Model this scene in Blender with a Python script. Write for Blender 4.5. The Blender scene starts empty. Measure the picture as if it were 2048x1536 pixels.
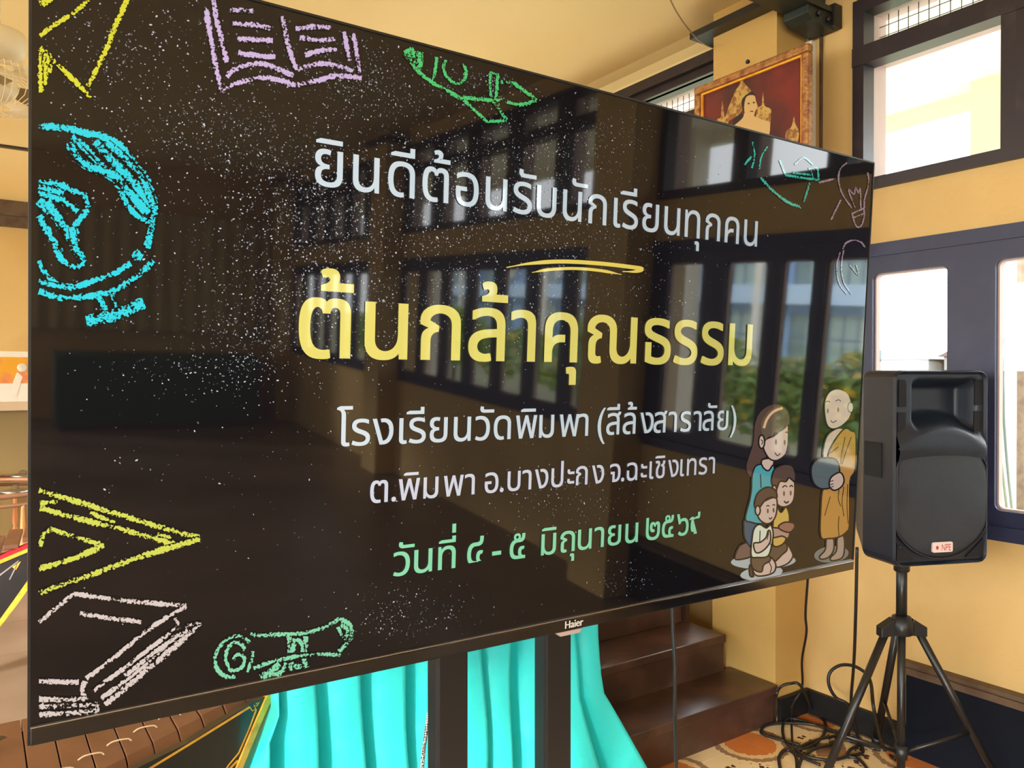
import bpy, math, random
from mathutils import Vector, Matrix
random.seed(7)
scene = bpy.context.scene
COL = scene.collection

# ------------------------------------------------------------------ camera, world, light
F_PX = 1569.18                       # focal length in pixels of the 2048 px wide frame
YAW = math.radians(34.389)
PITCH = math.radians(-0.4016)
CAM = Vector((0, 0, 1.35))
cy, sy, cp, sp = math.cos(YAW), math.sin(YAW), math.cos(PITCH), math.sin(PITCH)
RIGHT = Vector((cy, -sy, 0)); FWD = Vector((sy * cp, cy * cp, sp)); UP = RIGHT.cross(FWD)
cam_data = bpy.data.cameras.new('camera')
cam_data.sensor_width = 36
cam_data.lens = F_PX / 2048 * 36
cam_data.clip_start = 0.02
cam_data.clip_end = 400
cam = bpy.data.objects.new('camera', cam_data)
COL.objects.link(cam)
cam.matrix_world = Matrix(((RIGHT.x, UP.x, -FWD.x, CAM.x), (RIGHT.y, UP.y, -FWD.y, CAM.y), (RIGHT.z, UP.z, -FWD.z, CAM.z), (0, 0, 0, 1)))
scene.camera = cam

world = bpy.data.worlds.new('overcast_sky')
scene.world = world
world.use_nodes = True
bgn = world.node_tree.nodes['Background']
bgn.inputs[0].default_value = (0.93, 0.97, 1.0, 1)
bgn.inputs[1].default_value = 10.0

sun_data = bpy.data.lights.new('sun', 'SUN')
sun_data.energy = 8.0
sun_data.angle = math.radians(6)
sun_data.color = (1.0, 0.95, 0.86)
sun = bpy.data.objects.new('sun', sun_data)
COL.objects.link(sun)
sun.location = (-8, -6, 6)
sun.rotation_euler = Vector((0.80, 0.52, -0.29)).to_track_quat('-Z', 'Y').to_euler()

scene.view_settings.view_transform = 'Standard'
scene.view_settings.look = 'None'
scene.view_settings.exposure = 0.0
scene.view_settings.gamma = 1.0
scene.view_settings.use_curve_mapping = False
scene.cycles.max_bounces = 8
scene.cycles.diffuse_bounces = 5
scene.cycles.glossy_bounces = 4
scene.cycles.transparent_max_bounces = 12
scene.cycles.sample_clamp_indirect = 8
scene.cycles.caustics_reflective = False
scene.cycles.caustics_refractive = False

# ------------------------------------------------------------------ small helpers
def ray(x, y):
    return RIGHT * ((x - 1024) / F_PX) + UP * ((768 - y) / F_PX) + FWD
def P(x, y, t):
    return CAM + ray(x, y) * t
def onplane(x, y, p0, n):
    d = ray(x, y); return CAM + d * ((Vector(p0) - CAM).dot(n) / d.dot(n))
def onz(x, y, z):
    d = ray(x, y); return CAM + d * ((z - CAM.z) / d.z)

def lin(c):
    return tuple(((v / 255) / 12.92 if v / 255 <= 0.04045 else ((v / 255 + 0.055) / 1.055) ** 2.4) for v in c)

def tag(o, label=None, cat=None, group=None, kind=None):
    if label: o['label'] = label
    if cat: o['category'] = cat
    if group: o['group'] = group
    if kind: o['kind'] = kind
    return o
def empty(name, loc=(0, 0, 0), mat=None, **k):
    o = bpy.data.objects.new(name, None); COL.objects.link(o)
    o.empty_display_size = 0.1
    if mat is not None: o.matrix_world = mat
    else: o.location = loc
    return tag(o, **k)

class MB:
    """collects shapes; build() links them as one mesh object. Coordinates are those of the parent."""
    def __init__(s): s.v = []; s.f = []; s.sm = []
    def add(s, vs, fs, smooth=False):
        b = len(s.v); s.v += [tuple(v) for v in vs]
        for f in fs: s.f.append([i + b for i in f]); s.sm.append(smooth)
        return s
    def box(s, x0, x1, y0, y1, z0, z1):
        vs = [(x0, y0, z0), (x1, y0, z0), (x1, y1, z0), (x0, y1, z0), (x0, y0, z1), (x1, y0, z1), (x1, y1, z1), (x0, y1, z1)]
        return s.add(vs, [(0, 3, 2, 1), (4, 5, 6, 7), (0, 1, 5, 4), (1, 2, 6, 5), (2, 3, 7, 6), (3, 0, 4, 7)])
    def prism(s, pts, off, smooth=False):
        """closed polygon of 3D points extruded by vector off"""
        pts = [Vector(p) for p in pts]; off = Vector(off); n = len(pts)
        return s.add(pts + [p + off for p in pts], [tuple(range(n))[::-1], tuple(range(n, 2 * n))] + [(i, (i + 1) % n, n + (i + 1) % n, n + i) for i in range(n)], smooth)
    def tube(s, pts, r, n=8, cap=True, r2=None):
        pts = [Vector(p) for p in pts]; m = len(pts); vs = []
        prev = None
        for i, p in enumerate(pts):
            t = (pts[min(i + 1, m - 1)] - pts[max(i - 1, 0)]).normalized()
            a = prev if prev is not None else (Vector((0, 0, 1)) if abs(t.z) < .9 else Vector((1, 0, 0)))
            u = t.cross(a); u = t.cross(u).normalized() * -1 if u.length > 1e-6 else Vector((1, 0, 0))
            u = (a - t * a.dot(t)).normalized() if (a - t * a.dot(t)).length > 1e-6 else u
            prev = u; w = t.cross(u)
            rr = r if r2 is None else r + (r2 - r) * i / (m - 1)
            for k in range(n):
                an = 2 * math.pi * k / n
                vs.append(p + (u * math.cos(an) + w * math.sin(an)) * rr)
        fs = [(i * n + k, i * n + (k + 1) % n, (i + 1) * n + (k + 1) % n, (i + 1) * n + k) for i in range(m - 1) for k in range(n)]
        if cap: fs += [tuple(range(n))[::-1], tuple(range((m - 1) * n, m * n))]
        return s.add(vs, fs, True)
    def lathe(s, prof, origin=(0, 0, 0), axis=(0, 0, 1), n=24):
        """prof: (radius, height) list"""
        o = Vector(origin); ax = Vector(axis).normalized()
        a = Vector((1, 0, 0)) if abs(ax.x) < .9 else Vector((0, 1, 0))
        u = (a - ax * a.dot(ax)).normalized(); w = ax.cross(u); vs = []
        for r, h in prof:
            for k in range(n):
                an = 2 * math.pi * k / n; vs.append(o + ax * h + (u * math.cos(an) + w * math.sin(an)) * r)
        m = len(prof)
        fs = [(i * n + k, i * n + (k + 1) % n, (i + 1) * n + (k + 1) % n, (i + 1) * n + k) for i in range(m - 1) for k in range(n)]
        fs += [tuple(range(n))[::-1], tuple(range((m - 1) * n, m * n))]
        return s.add(vs, fs, True)
    def build(s, name, mat, parent=None, bevel=0, **k):
        me = bpy.data.meshes.new(name); me.from_pydata(s.v, [], s.f); me.update()
        me.polygons.foreach_set('use_smooth', s.sm)
        o = bpy.data.objects.new(name, me); COL.objects.link(o)
        if mat: me.materials.append(mat)
        if parent: o.parent = parent
        if bevel:
            b = o.modifiers.new('bevel', 'BEVEL'); b.width = bevel; b.segments = 2; b.limit_method = 'ANGLE'
        return tag(o, **k)

def catmull(pts, sub=6, closed=False):
    pts = [Vector(p) for p in pts]; n = len(pts)
    if n < 3 and not closed: return pts
    out = []
    rng = range(n) if closed else range(n - 1)
    for i in rng:
        p1, p2 = pts[i], pts[(i + 1) % n]
        p0 = pts[(i - 1) % n] if (closed or i > 0) else p1 * 2 - p2
        p3 = pts[(i + 2) % n] if (closed or i < n - 2) else p2 * 2 - p1
        for k in range(sub):
            t = k / sub
            out.append(0.5 * ((2 * p1) + (p2 - p0) * t + (2 * p0 - 5 * p1 + 4 * p2 - p3) * t * t + (3 * p1 - p0 - 3 * p2 + p3) * t ** 3))
    if not closed: out.append(pts[-1])
    return out

# ------------------------------------------------------------------ materials
MATS = {}
def mat(name, col, rough=0.6, metal=0.0, spec=0.5, coat=0.0, noise=None, bump=0.0, bscale=40, emit=0):
    """col = linear base colour; noise = (second colour, scale, low, high) mottling"""
    m = bpy.data.materials.new(name); m.use_nodes = True; nt = m.node_tree; N = nt.nodes; L = nt.links
    b = N['Principled BSDF']
    b.inputs['Base Color'].default_value = (*col, 1); b.inputs['Roughness'].default_value = rough
    b.inputs['Metallic'].default_value = metal; b.inputs['Specular IOR Level'].default_value = spec
    b.inputs['Coat Weight'].default_value = coat
    b.inputs['Coat Roughness'].default_value = 0.08
    tc = N.new('ShaderNodeTexCoord')
    if noise:
        c2, sc, lo, hi = noise
        nz = N.new('ShaderNodeTexNoise'); nz.inputs['Scale'].default_value = sc; nz.inputs['Detail'].default_value = 6
        L.new(tc.outputs['Object'], nz.inputs['Vector'])
        r = N.new('ShaderNodeMapRange'); r.inputs[1].default_value = lo; r.inputs[2].default_value = hi
        L.new(nz.outputs['Fac'], r.inputs[0])
        mx = N.new('ShaderNodeMix'); mx.data_type = 'RGBA'
        mx.inputs[6].default_value = (*col, 1); mx.inputs[7].default_value = (*c2, 1)
        L.new(r.outputs[0], mx.inputs[0]); L.new(mx.outputs[2], b.inputs['Base Color'])
    if bump:
        nb = N.new('ShaderNodeTexNoise'); nb.inputs['Scale'].default_value = bscale; nb.inputs['Detail'].default_value = 4
        L.new(tc.outputs['Object'], nb.inputs['Vector'])
        bp = N.new('ShaderNodeBump'); bp.inputs['Strength'].default_value = bump; bp.inputs['Distance'].default_value = 0.01
        L.new(nb.outputs['Fac'], bp.inputs['Height']); L.new(bp.outputs['Normal'], b.inputs['Normal'])
    if emit:
        b.inputs['Emission Color'].default_value = (*col, 1); b.inputs['Emission Strength'].default_value = emit
    MATS[name] = m
    return m
M_wall = mat('ochre_wall_paint', (.72, .50, .20), .75, noise=((.60, .37, .125), 1.7, .45, .8), bump=.15, bscale=60)
M_col = mat('deep_ochre_paint', (.62, .41, .13), .7, noise=((.54, .34, .10), 2.2, .4, .8), bump=.1)
M_ceil = mat('cream_ceiling_paint', (.97, .79, .40), .8, noise=((.93, .71, .32), .8, .4, .75))
M_navy = mat('navy_frame_paint', (.022, .028, .075), .45, noise=((.035, .042, .10), 7, .5, .8))
M_brownframe = mat('dark_brown_frame_paint', (.022, .016, .022), .4, noise=((.05, .038, .04), 9, .55, .8))
M_reveal = mat('grey_reveal', (.55, .42, .40), .6)
M_wood = mat('dark_stair_wood', (.052, .025, .018), .28, noise=((.13, .062, .042), 6, .45, .75), bump=.12, bscale=14)
M_base = mat('black_skirting', (.004, .004, .005), .6)
M_navyplinth = mat('navy_plinth_paint', (.0025, .005, .013), .6, spec=.2)
M_moulding = mat('worn_brown_moulding', (.13, .085, .05), .6, noise=((.09, .05, .03), 12, .45, .65))
M_floor = mat('brown_floor', (.23, .165, .115), .32, noise=((.30, .22, .16), 2.5, .4, .7))
M_grout = mat('grout', (.10, .075, .06), .8)
M_black = mat('black_plastic', (.012, .013, .016), .42)
M_blackmetal = mat('black_powder_coat', (.012, .012, .013), .35)
M_cord = mat('black_rubber', (.012, .010, .010), .45)
M_bez = mat('gloss_black_chin', (.006, .005, .005), .10, coat=1)
M_silver = mat('thin_silver_edge', (.50, .48, .46), .3, metal=.9)
M_darkedge = mat('dark_bezel_edge', (.012, .011, .011), .4)
M_gold = mat('gold_lacquer', (.95, .50, .05), .38, metal=.15, noise=((.75, .30, .02), 30, .45, .7))
M_lacq = mat('black_lacquer', (.008, .006, .006), .3, coat=.15, noise=((.035, .018, .015), 5, .5, .85))
M_bar = mat('rosewood_bar', (.20, .085, .042), .40, noise=((.13, .05, .025), 9, .4, .7))
M_tan = mat('tan_cord', (.60, .42, .26), .8)
M_green = mat('green_steel', (.020, .030, .028), .45, noise=((.04, .05, .045), 9, .5, .8))
M_white = mat('white_paint', (.85, .82, .74), .5)
M_fan = mat('cream_fan_plastic', (.86, .74, .52), .4)
M_bronze = mat('bronze_gong', (.30, .27, .22), .28, metal=.9)
M_rattan = mat('rattan_cane', (.30, .14, .07), .45)
M_orangewood = mat('turned_wood', (.62, .24, .08), .3, coat=.5)
M_red = mat('red_felt', (.45, .01, .02), .8)
M_olive = mat('olive_cabinet', (.28, .19, .065), .5)
M_grille = mat('speaker_grille', (.016, .022, .030), .55, bump=.4, bscale=700)
M_speaker = mat('speaker_shell', (.010, .017, .032), .38, bump=.12, bscale=320)

def nodes(name):
    m = bpy.data.materials.new(name); m.use_nodes = True
    MATS[name] = m
    return m, m.node_tree.nodes, m.node_tree.links, m.node_tree.nodes['Principled BSDF']

# clear window glass: mostly straight through, a little mirror
def glass_mat():
    m, N, L, b = nodes('window_glass')
    tr = N.new('ShaderNodeBsdfTransparent'); gl = N.new('ShaderNodeBsdfGlossy'); gl.inputs['Roughness'].default_value = .02
    mx = N.new('ShaderNodeMixShader'); mx.inputs[0].default_value = .05
    L.new(tr.outputs[0], mx.inputs[1]); L.new(gl.outputs[0], mx.inputs[2]); L.new(mx.outputs[0], N['Material Output'].inputs[0])
    return m
M_glass = glass_mat()

# turquoise satin
def satin():
    m, N, L, b = nodes('turquoise_satin')
    b.inputs['Base Color'].default_value = (.03, .70, .70, 1); b.inputs['Roughness'].default_value = .42
    b.inputs['Sheen Weight'].default_value = .08; b.inputs['Sheen Tint'].default_value = (.5, 1, .95, 1)
    tc = N.new('ShaderNodeTexCoord'); nz = N.new('ShaderNodeTexNoise'); nz.inputs['Scale'].default_value = 14; nz.inputs['Detail'].default_value = 3
    L.new(tc.outputs['Object'], nz.inputs['Vector']); bp = N.new('ShaderNodeBump'); bp.inputs['Strength'].default_value = .25; bp.inputs['Distance'].default_value = .02
    L.new(nz.outputs['Fac'], bp.inputs['Height']); L.new(bp.outputs['Normal'], b.inputs['Normal'])
    return m
M_satin = satin()

# patterned cement tile, coordinates of the tile itself (0.3 m square, origin at its centre)
def tile_mat():
    m, N, L, b = nodes('patterned_floor_tile')
    tc = N.new('ShaderNodeTexCoord'); scl = N.new('ShaderNodeVectorMath'); scl.operation = 'SCALE'; scl.inputs['Scale'].default_value = .75; L.new(tc.outputs['Object'], scl.inputs[0])
    sep = N.new('ShaderNodeSeparateXYZ'); L.new(scl.outputs[0], sep.inputs[0])
    def mth(op, a, c=None):
        n = N.new('ShaderNodeMath'); n.operation = op
        for i, v in enumerate((a, c)):
            if v is None: continue
            if isinstance(v, (int, float)): n.inputs[i].default_value = v
            else: L.new(v, n.inputs[i])
        return n.outputs[0]
    ax = mth('ABSOLUTE', sep.outputs[0]); ay = mth('ABSOLUTE', sep.outputs[1])
    nz = N.new('ShaderNodeTexNoise'); nz.inputs['Scale'].default_value = 60; L.new(tc.outputs['Object'], nz.inputs['Vector'])
    wob = mth('MULTIPLY', mth('SUBTRACT', nz.outputs['Fac'], .5), .02)
    cx = mth('SUBTRACT', .15, ax); cyy = mth('SUBTRACT', .15, ay)
    rc = mth('ADD', mth('SQRT', mth('ADD', mth('MULTIPLY', cx, cx), mth('MULTIPLY', cyy, cyy))), wob)   # from the corners
    dia = mth('ADD', mth('ADD', ax, ay), wob)
    rr = mth('SQRT', mth('ADD', mth('MULTIPLY', ax, ax), mth('MULTIPLY', ay, ay)))
    def mixc(fac, a, c):
        n = N.new('ShaderNodeMix'); n.data_type = 'RGBA'; L.new(fac, n.inputs[0])
        if isinstance(a, tuple): n.inputs[6].default_value = (*a, 1)
        else: L.new(a, n.inputs[6])
        n.inputs[7].default_value = (*c, 1); return n.outputs[2]
    col = mixc(mth('LESS_THAN', rc, .105), (.80, .62, .36), (.33, .20, .11))
    col = mixc(mth('LESS_THAN', rc, .088), col, (.78, .55, .28))
    col = mixc(mth('LESS_THAN', rc, .070), col, (.62, .20, .05))
    col = mixc(mth('LESS_THAN', dia, .060), col, (.25, .13, .075))
    vo = N.new('ShaderNodeTexVoronoi'); vo.inputs['Scale'].default_value = 48; L.new(tc.outputs['Object'], vo.inputs['Vector'])
    an = N.new('ShaderNodeMath'); an.operation = 'ARCTAN2'; L.new(sep.outputs[1], an.inputs[0]); L.new(sep.outputs[0], an.inputs[1])
    lobe = mth('GREATER_THAN', mth('COSINE', mth('MULTIPLY', an.outputs[0], 12)), -.35)
    ring = mth('MULTIPLY', mth('MULTIPLY', mth('GREATER_THAN', rr, .064), mth('LESS_THAN', rr, .10)), lobe)
    spots = mth('MULTIPLY', mth('LESS_THAN', vo.outputs['Distance'], .45), ring)
    col = mixc(spots, col, (.10, .035, .02))
    L.new(col, b.inputs['Base Color']); b.inputs['Roughness'].default_value = .22
    return m
M_tile = tile_mat()

# the lit panel: dark glossy coat over emitted picture (colour attribute "Col"); the neutral coat absorbs more at slanting angles
TINT = 0.04
def screen_mat(name, chalk=False, base=None):
    m, N, L, b = nodes(name)
    b.inputs['Base Color'].default_value = (0, 0, 0, 1); b.inputs['Specular IOR Level'].default_value = 0; b.inputs['Roughness'].default_value = 1
    b.inputs['Coat Weight'].default_value = 1; b.inputs['Coat Roughness'].default_value = .035; b.inputs['Coat IOR'].default_value = 1.52
    b.inputs['Coat Tint'].default_value = (TINT, TINT, TINT, 1)
    b.inputs['Emission Strength'].default_value = 1 / TINT
    if base: b.inputs['Emission Color'].default_value = (*base, 1)
    else:
        at = N.new('ShaderNodeAttribute'); at.attribute_name = 'Col'; out = at.outputs['Color']
        if chalk:
            tc = N.new('ShaderNodeTexCoord'); nz = N.new('ShaderNodeTexNoise'); nz.inputs['Scale'].default_value = 290; nz.inputs['Detail'].default_value = 2
            nz.inputs['Roughness'].default_value = .6
            L.new(tc.outputs['Object'], nz.inputs['Vector'])
            n2 = N.new('ShaderNodeTexNoise'); n2.inputs['Scale'].default_value = 38; n2.inputs['Detail'].default_value = 1; L.new(tc.outputs['Object'], n2.inputs['Vector'])
            ad = N.new('ShaderNodeMath'); ad.operation = 'MULTIPLY_ADD'; L.new(n2.outputs['Fac'], ad.inputs[0]); ad.inputs[1].default_value = .55; L.new(nz.outputs['Fac'], ad.inputs[2])
            uv = N.new('ShaderNodeUVMap'); sp_ = N.new('ShaderNodeSeparateXYZ'); L.new(uv.outputs[0], sp_.inputs[0])
            ab = N.new('ShaderNodeMath'); ab.operation = 'ABSOLUTE'; L.new(sp_.outputs[1], ab.inputs[0])
            pw = N.new('ShaderNodeMath'); pw.operation = 'POWER'; L.new(ab.outputs[0], pw.inputs[0]); pw.inputs[1].default_value = 2.4
            th = N.new('ShaderNodeMath'); th.operation = 'MULTIPLY_ADD'; L.new(pw.outputs[0], th.inputs[0]); th.inputs[1].default_value = .30; th.inputs[2].default_value = .668
            gt = N.new('ShaderNodeMapRange'); L.new(th.outputs[0], gt.inputs[1])
            t2 = N.new('ShaderNodeMath'); t2.operation = 'ADD'; L.new(th.outputs[0], t2.inputs[0]); t2.inputs[1].default_value = .02; L.new(t2.outputs[0], gt.inputs[2])
            L.new(ad.outputs[0], gt.inputs[0])
            mx = N.new('ShaderNodeMix'); mx.data_type = 'RGBA'; L.new(gt.outputs[0], mx.inputs[0]); mx.inputs[6].default_value = (.003, .003, .004, 1); L.new(out, mx.inputs[7]); out = mx.outputs[2]
        L.new(out, b.inputs['Emission Color'])
    m.cycles.emission_sampling = 'NONE'
    return m
M_screen = screen_mat('screen_black', base=(.0100, .0078, .0088))
M_print = screen_mat('screen_print')
M_chalk = screen_mat('screen_chalk', chalk=True)

# ------------------------------------------------------------------ setting
XA = 2.79          # inner face of the window wall (wall_right)
ZC = 2.90          # ceiling
YB, YF = 8.2, -7.8 # far wall beyond the screen, wall behind the camera
XL = -4.6
COLS = (2.12, -1.04, -4.20)     # column centres along the window wall, 0.32 wide, 0.19 deep

def struct(name, mb, m, parent=None, bevel=0, label=None):
    return mb.build(name, m, parent, bevel, label=label, kind=None if parent else 'structure')

fl = struct('floor', MB().box(XL - .2, XA + .2, YF - .2, YB + .2, -.2, -.004), M_floor, label='brown tiled hall floor')
ts = .40
tm = None
TX0, TY0 = 1.56, 1.49
for i in range(-2, 4):
    for j in range(-3, 2):
        cx_, cy_ = TX0 + .2 + i * ts, TY0 + .2 + j * ts
        if cx_ > 2.95: continue
        if tm is None:
            o = MB().box(-.1988, .1988, -.1988, .1988, -.004, 0).build('tile', M_tile, fl); tm = o.data
        else:
            o = bpy.data.objects.new('tile', tm); COL.objects.link(o); o.parent = fl
        o.location = (cx_, cy_, 0)
tm = None
for i in range(4):
    for j in range(6):
        if tm is None:
            o = MB().box(-.298, .298, -.298, .298, -.004, 0).build('tile', M_floor, fl); tm = o.data
        else:
            o = bpy.data.objects.new('tile', tm); COL.objects.link(o); o.parent = fl
        o.location = (-.94 + i * .6, 2.45 + j * .6, 0)
struct('ceiling', MB().box(XL - .2, XA + .2, YF - .2, YB + .2, ZC, ZC + .15), M_ceil, label='flat cream ceiling')
struct('trim_1', MB().box(XL, XA, 6.2, 6.25, ZC - .012, ZC), M_brownframe, label='dark batten across the ceiling')
# cove along the window wall
mb = MB()
for y0, y1 in ((2.28, YB),):
    prof = [(XA - .12, ZC), (XA - .05, ZC - .012), (XA - .015, ZC - .04), (XA, ZC - .075), (XA, ZC)]
    mb.prism([(x, y0, z) for x, z in prof], (0, y1 - y0, 0))
struct('trim_2', mb, M_ceil, label='cream cove between ceiling and window wall')
struct('wall_back', MB().box(XL, XA, YB, YB + .15, 0, ZC), M_wall)
struct('trim_3', MB().box(XL, XA, YB - .10, YB, ZC - .13, ZC).box(XL, XA, YB - .06, YB, ZC - .22, ZC - .13), M_moulding, label='cornice on the far wall')
struct('wall_front', MB().box(XL, XA, YF - .15, YF, 0, .55).box(XL, XA, YF - .15, YF, 2.65, ZC).box(-.6, XA, YF - .15, YF, .55, 2.65).box(XL, -4.3, YF - .15, YF, .55, 2.65).box(-2.5, -2.3, YF - .15, YF, .55, 2.65), M_wall, label='wall behind the camera, wide openings added to let light in')  # unseen openings at its left, put in to light the hall from behind
# unseen left side: made-up piers and parapet, openings sized to admit daylight
mb = MB().box(XL - .15, XL, YF, YB, 0, .75).box(XL - .15, XL, YF, YB, 2.5, ZC)
for y in (-7.6, -4.4, -1.2, 2.0, 4.0, 5.2, 6.4, 8.05):
    mb.box(XL - .15, XL, y - .15, y + .15, .75, 2.5)
struct('wall_left', mb, M_wall, label='unseen left wall of piers and parapet, made up to let daylight in')

# wall_right: solid bands, then the window and door bands filled per bay
wr = MB()
wr.box(XA, XA + .15, YF, 2.3, 0, .815).box(XA, XA + .15, 2.3, 5.4, 0, .60).box(XA, XA + .15, 5.4, YB, 0, .815)                     # below the doors' sill
wr.box(XA, XA + .15, YF, YB, 1.853, 2.06)                 # band between doors and windows
wr.box(XA, XA + .15, YF, YB, 2.785, ZC)                   # above the windows
bays = [(-.90, 1.745), (-4.04, -1.20), (-7.2, -4.36), (2.28, 5.4), (5.7, 8.2)]
edges = sorted(bays)
prev = YF
for a, b_ in edges:
    if a > prev: wr.box(XA, XA + .15, prev, a, .815, 1.853).box(XA, XA + .15, prev, a, 2.06, 2.785)
    prev = b_
if prev < YB: wr.box(XA, XA + .15, prev, YB, .815, 1.853).box(XA, XA + .15, prev, YB, 2.06, 2.785)
wall_r = struct('wall_right', wr, M_wall, label='ochre window wall')
for i, yc in enumerate(COLS + (-7.36, 5.55)):
    c = MB().box(XA - .19, XA, yc - .16, yc + .16, 0, ZC)
    struct('trim_%d' % (4 + i), c, M_col if i == 0 else M_wall, label='square ochre column projecting from the window wall')
    struct('trim_%d' % (10 + i), MB().box(XA - .26, XA - .03, yc - .17, yc + .23, 2.800, 2.828), M_black, label='dark board round the top of the column')

def rrect(y0, y1, z0, z1, r, n=4):
    pts = []
    for cy_, cz_, a0 in ((y1 - r, z1 - r, 0), (y0 + r, z1 - r, 90), (y0 + r, z0 + r, 180), (y1 - r, z0 + r, 270)):
        for k in range(n + 1):
            a = math.radians(a0 + 90 * k / n); pts.append((cy_ + r * math.cos(a), cz_ + r * math.sin(a)))
    return pts
def ring_panel(mb, y0, y1, z0, z1, oy0, oy1, oz0, oz1, r, x0, x1):
    """panel in a plane x=const with a rounded opening, thickness x0..x1"""
    n = 4; inner = rrect(oy0, oy1, oz0, oz1, r, n); N_ = len(inner); outer = []
    for i, (y, z) in enumerate(inner):
        q = i // (n + 1); k = i % (n + 1)
        cyy, czz = ((y1, z1), (y0, z1), (y0, z0), (y1, z0))[q]
        h = n / 2
        if q == 0: pt = (y1, z) if k < h else ((y, z1) if k > h else (y1, z1))
        elif q == 1: pt = (y, z1) if k < h else ((y0, z) if k > h else (y0, z1))
        elif q == 2: pt = (y0, z) if k < h else ((y, z0) if k > h else (y0, z0))
        else: pt = (y, z0) if k < h else ((y1, z) if k > h else (y1, z0))
        outer.append(pt)
    vs = [(x0, y, z) for y, z in inner] + [(x0, y, z) for y, z in outer] + [(x1, y, z) for y, z in inner] + [(x1, y, z) for y, z in outer]
    fs = []
    for i in range(N_):
        j = (i + 1) % N_
        fs += [(i, j, N_ + j, N_ + i), (2 * N_ + j, 2 * N_ + i, 3 * N_ + i, 3 * N_ + j), (j, i, 2 * N_ + i, 2 * N_ + j), (N_ + i, N_ + j, 3 * N_ + j, 3 * N_ + i)]
    mb.add(vs, fs)

wn = 0; dn = 0
def transom_window(y0, y1, mull):
    """upper window of one bay: dark frame, wire-mesh lights above, clear panes below"""
    global wn
    for a, b_ in zip(mull[:-1], mull[1:]):
        wn += 1
        e = empty('window_%d' % wn, (XA, (a + b_) / 2, 2.06), kind='structure', label='dark framed clerestory window with wire mesh light above the pane')
        h = (b_ - a) / 2; f = MB()
        fw = .045
        f.box(-.02, .05, -h, h, 0, .042).box(-.02, .05, -h, h, .675, .725).box(-.025, .05, -h, h, .475, .545)
        f.box(-.02, .05, -h, -h + fw, .042, .675).box(-.02, .05, h - fw, h, .042, .675)
        f.build('window_frame', M_brownframe, e)
        r = MB()   # pale inner reveals
        r.box(.05, .15, -h, h, .0, .04).box(.05, .15, -h, h, .685, .725).box(.05, .15, -h, h, .50, .53)
        r.box(.05, .15, -h, -h + .035, .04, .685).box(.05, .15, h - .035, h, .04, .685)
        r.build('reveal', M_reveal, e)
        MB().box(.07, .074, -h + .035, h - .035, .04, .50).build('pane', M_glass, e)
        w = MB(); n = int((2 * h - .07) / .036)
        for k in range(1, n):
            y = -h + .035 + k * (2 * h - .07) / n; w.box(.10, .1025, y - .0012, y + .0012, .53, .685)
        for k in range(1, 4):
            z = .53 + k * .155 / 4; w.box(.1025, .105, -h + .035, h - .035, z - .0012, z + .0012)
        w.build('wire_mesh', M_black, e)
def door_leaf(a, b_, oa, ob, z1o=1.742, z0o=.915, swing=0):
    global dn
    dn += 1
    e = empty('door_%d' % dn, (XA, 0, 0), kind='structure', label='navy folding leaf with a round-cornered glass opening')
    f = MB(); ring_panel(f, a, b_, .815, 1.853, oa, ob, z0o, z1o, .022, -.012, .035)
    f.build('leaf_frame', M_navy, e)
    q = MB(); ring_panel(q, oa - .004, ob + .004, z0o - .004, z1o + .004, oa + .006, ob - .006, z0o + .006, z1o - .006, .018, .006, .03)
    q.build('bead', M_reveal, e)
    MB().box(.016, .02, oa, ob, z0o, z1o).build('pane', M_glass, e)

transom_window(-.90, 1.745, [-.88, -.345, .16, .665, 1.175, 1.745])
op = [(1.392, 1.667), (.962, 1.237), (.53, .81), (.15, .377), (-.07, .09), (-.38, -.15), (-.76, -.53)]
lim = [1.745] + [(op[i][0] + op[i + 1][1]) / 2 for i in range(len(op) - 1)] + [-.90]
for i, (a, b_) in enumerate(op):
    door_leaf(lim[i + 1], lim[i], a, b_, 1.742)
for (b0, b1) in bays[1:3]:
    k = 5; transom_window(b0, b1, [b0 + (b1 - b0) * i / k for i in range(k + 1)])
    k = 7; w = (b1 - b0) / k
    for i in range(k): door_leaf(b0 + i * w, b0 + (i + 1) * w, b0 + i * w + .065, b0 + (i + 1) * w - .065)
for (b0, b1) in bays[3:]:
    k = 4; transom_window(b0, b1, [b0 + (b1 - b0) * i / k for i in range(k + 1)])
struct('trim_20', MB().box(XA - .03, XA, -.9, 1.745, .845, .865).box(XA - .02, XA, -.9, 1.745, 1.805, 1.853), M_navy, label='navy moulding along the folding doors')
# deep rail over the far windows
struct('trim_21', MB().box(XA - .07, XA, 2.28, YB, 2.77, 2.82).box(XA - .04, XA, 2.28, YB, 2.735, 2.77), M_brownframe, label='dark rail above the far clerestory windows')
# skirting, plinth
struct('baseboard_right', MB().box(XA - .018, XA, 1.50, 1.95, 0, .093).box(XA - .19, XA - .018, 1.932, 1.95, 0, .093), M_base)
struct('trim_22', MB().box(XA - .035, XA, -.9, 1.52, 0, .295), M_navyplinth, label='dark navy painted dado at the foot of the window wall')
struct('trim_23', MB().box(XA - .055, XA, -.9, 1.54, .295, .318).box(XA - .042, XA, -.9, 1.54, .318, .332), M_moulding, label='worn brown moulding on top of the navy dado')
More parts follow.
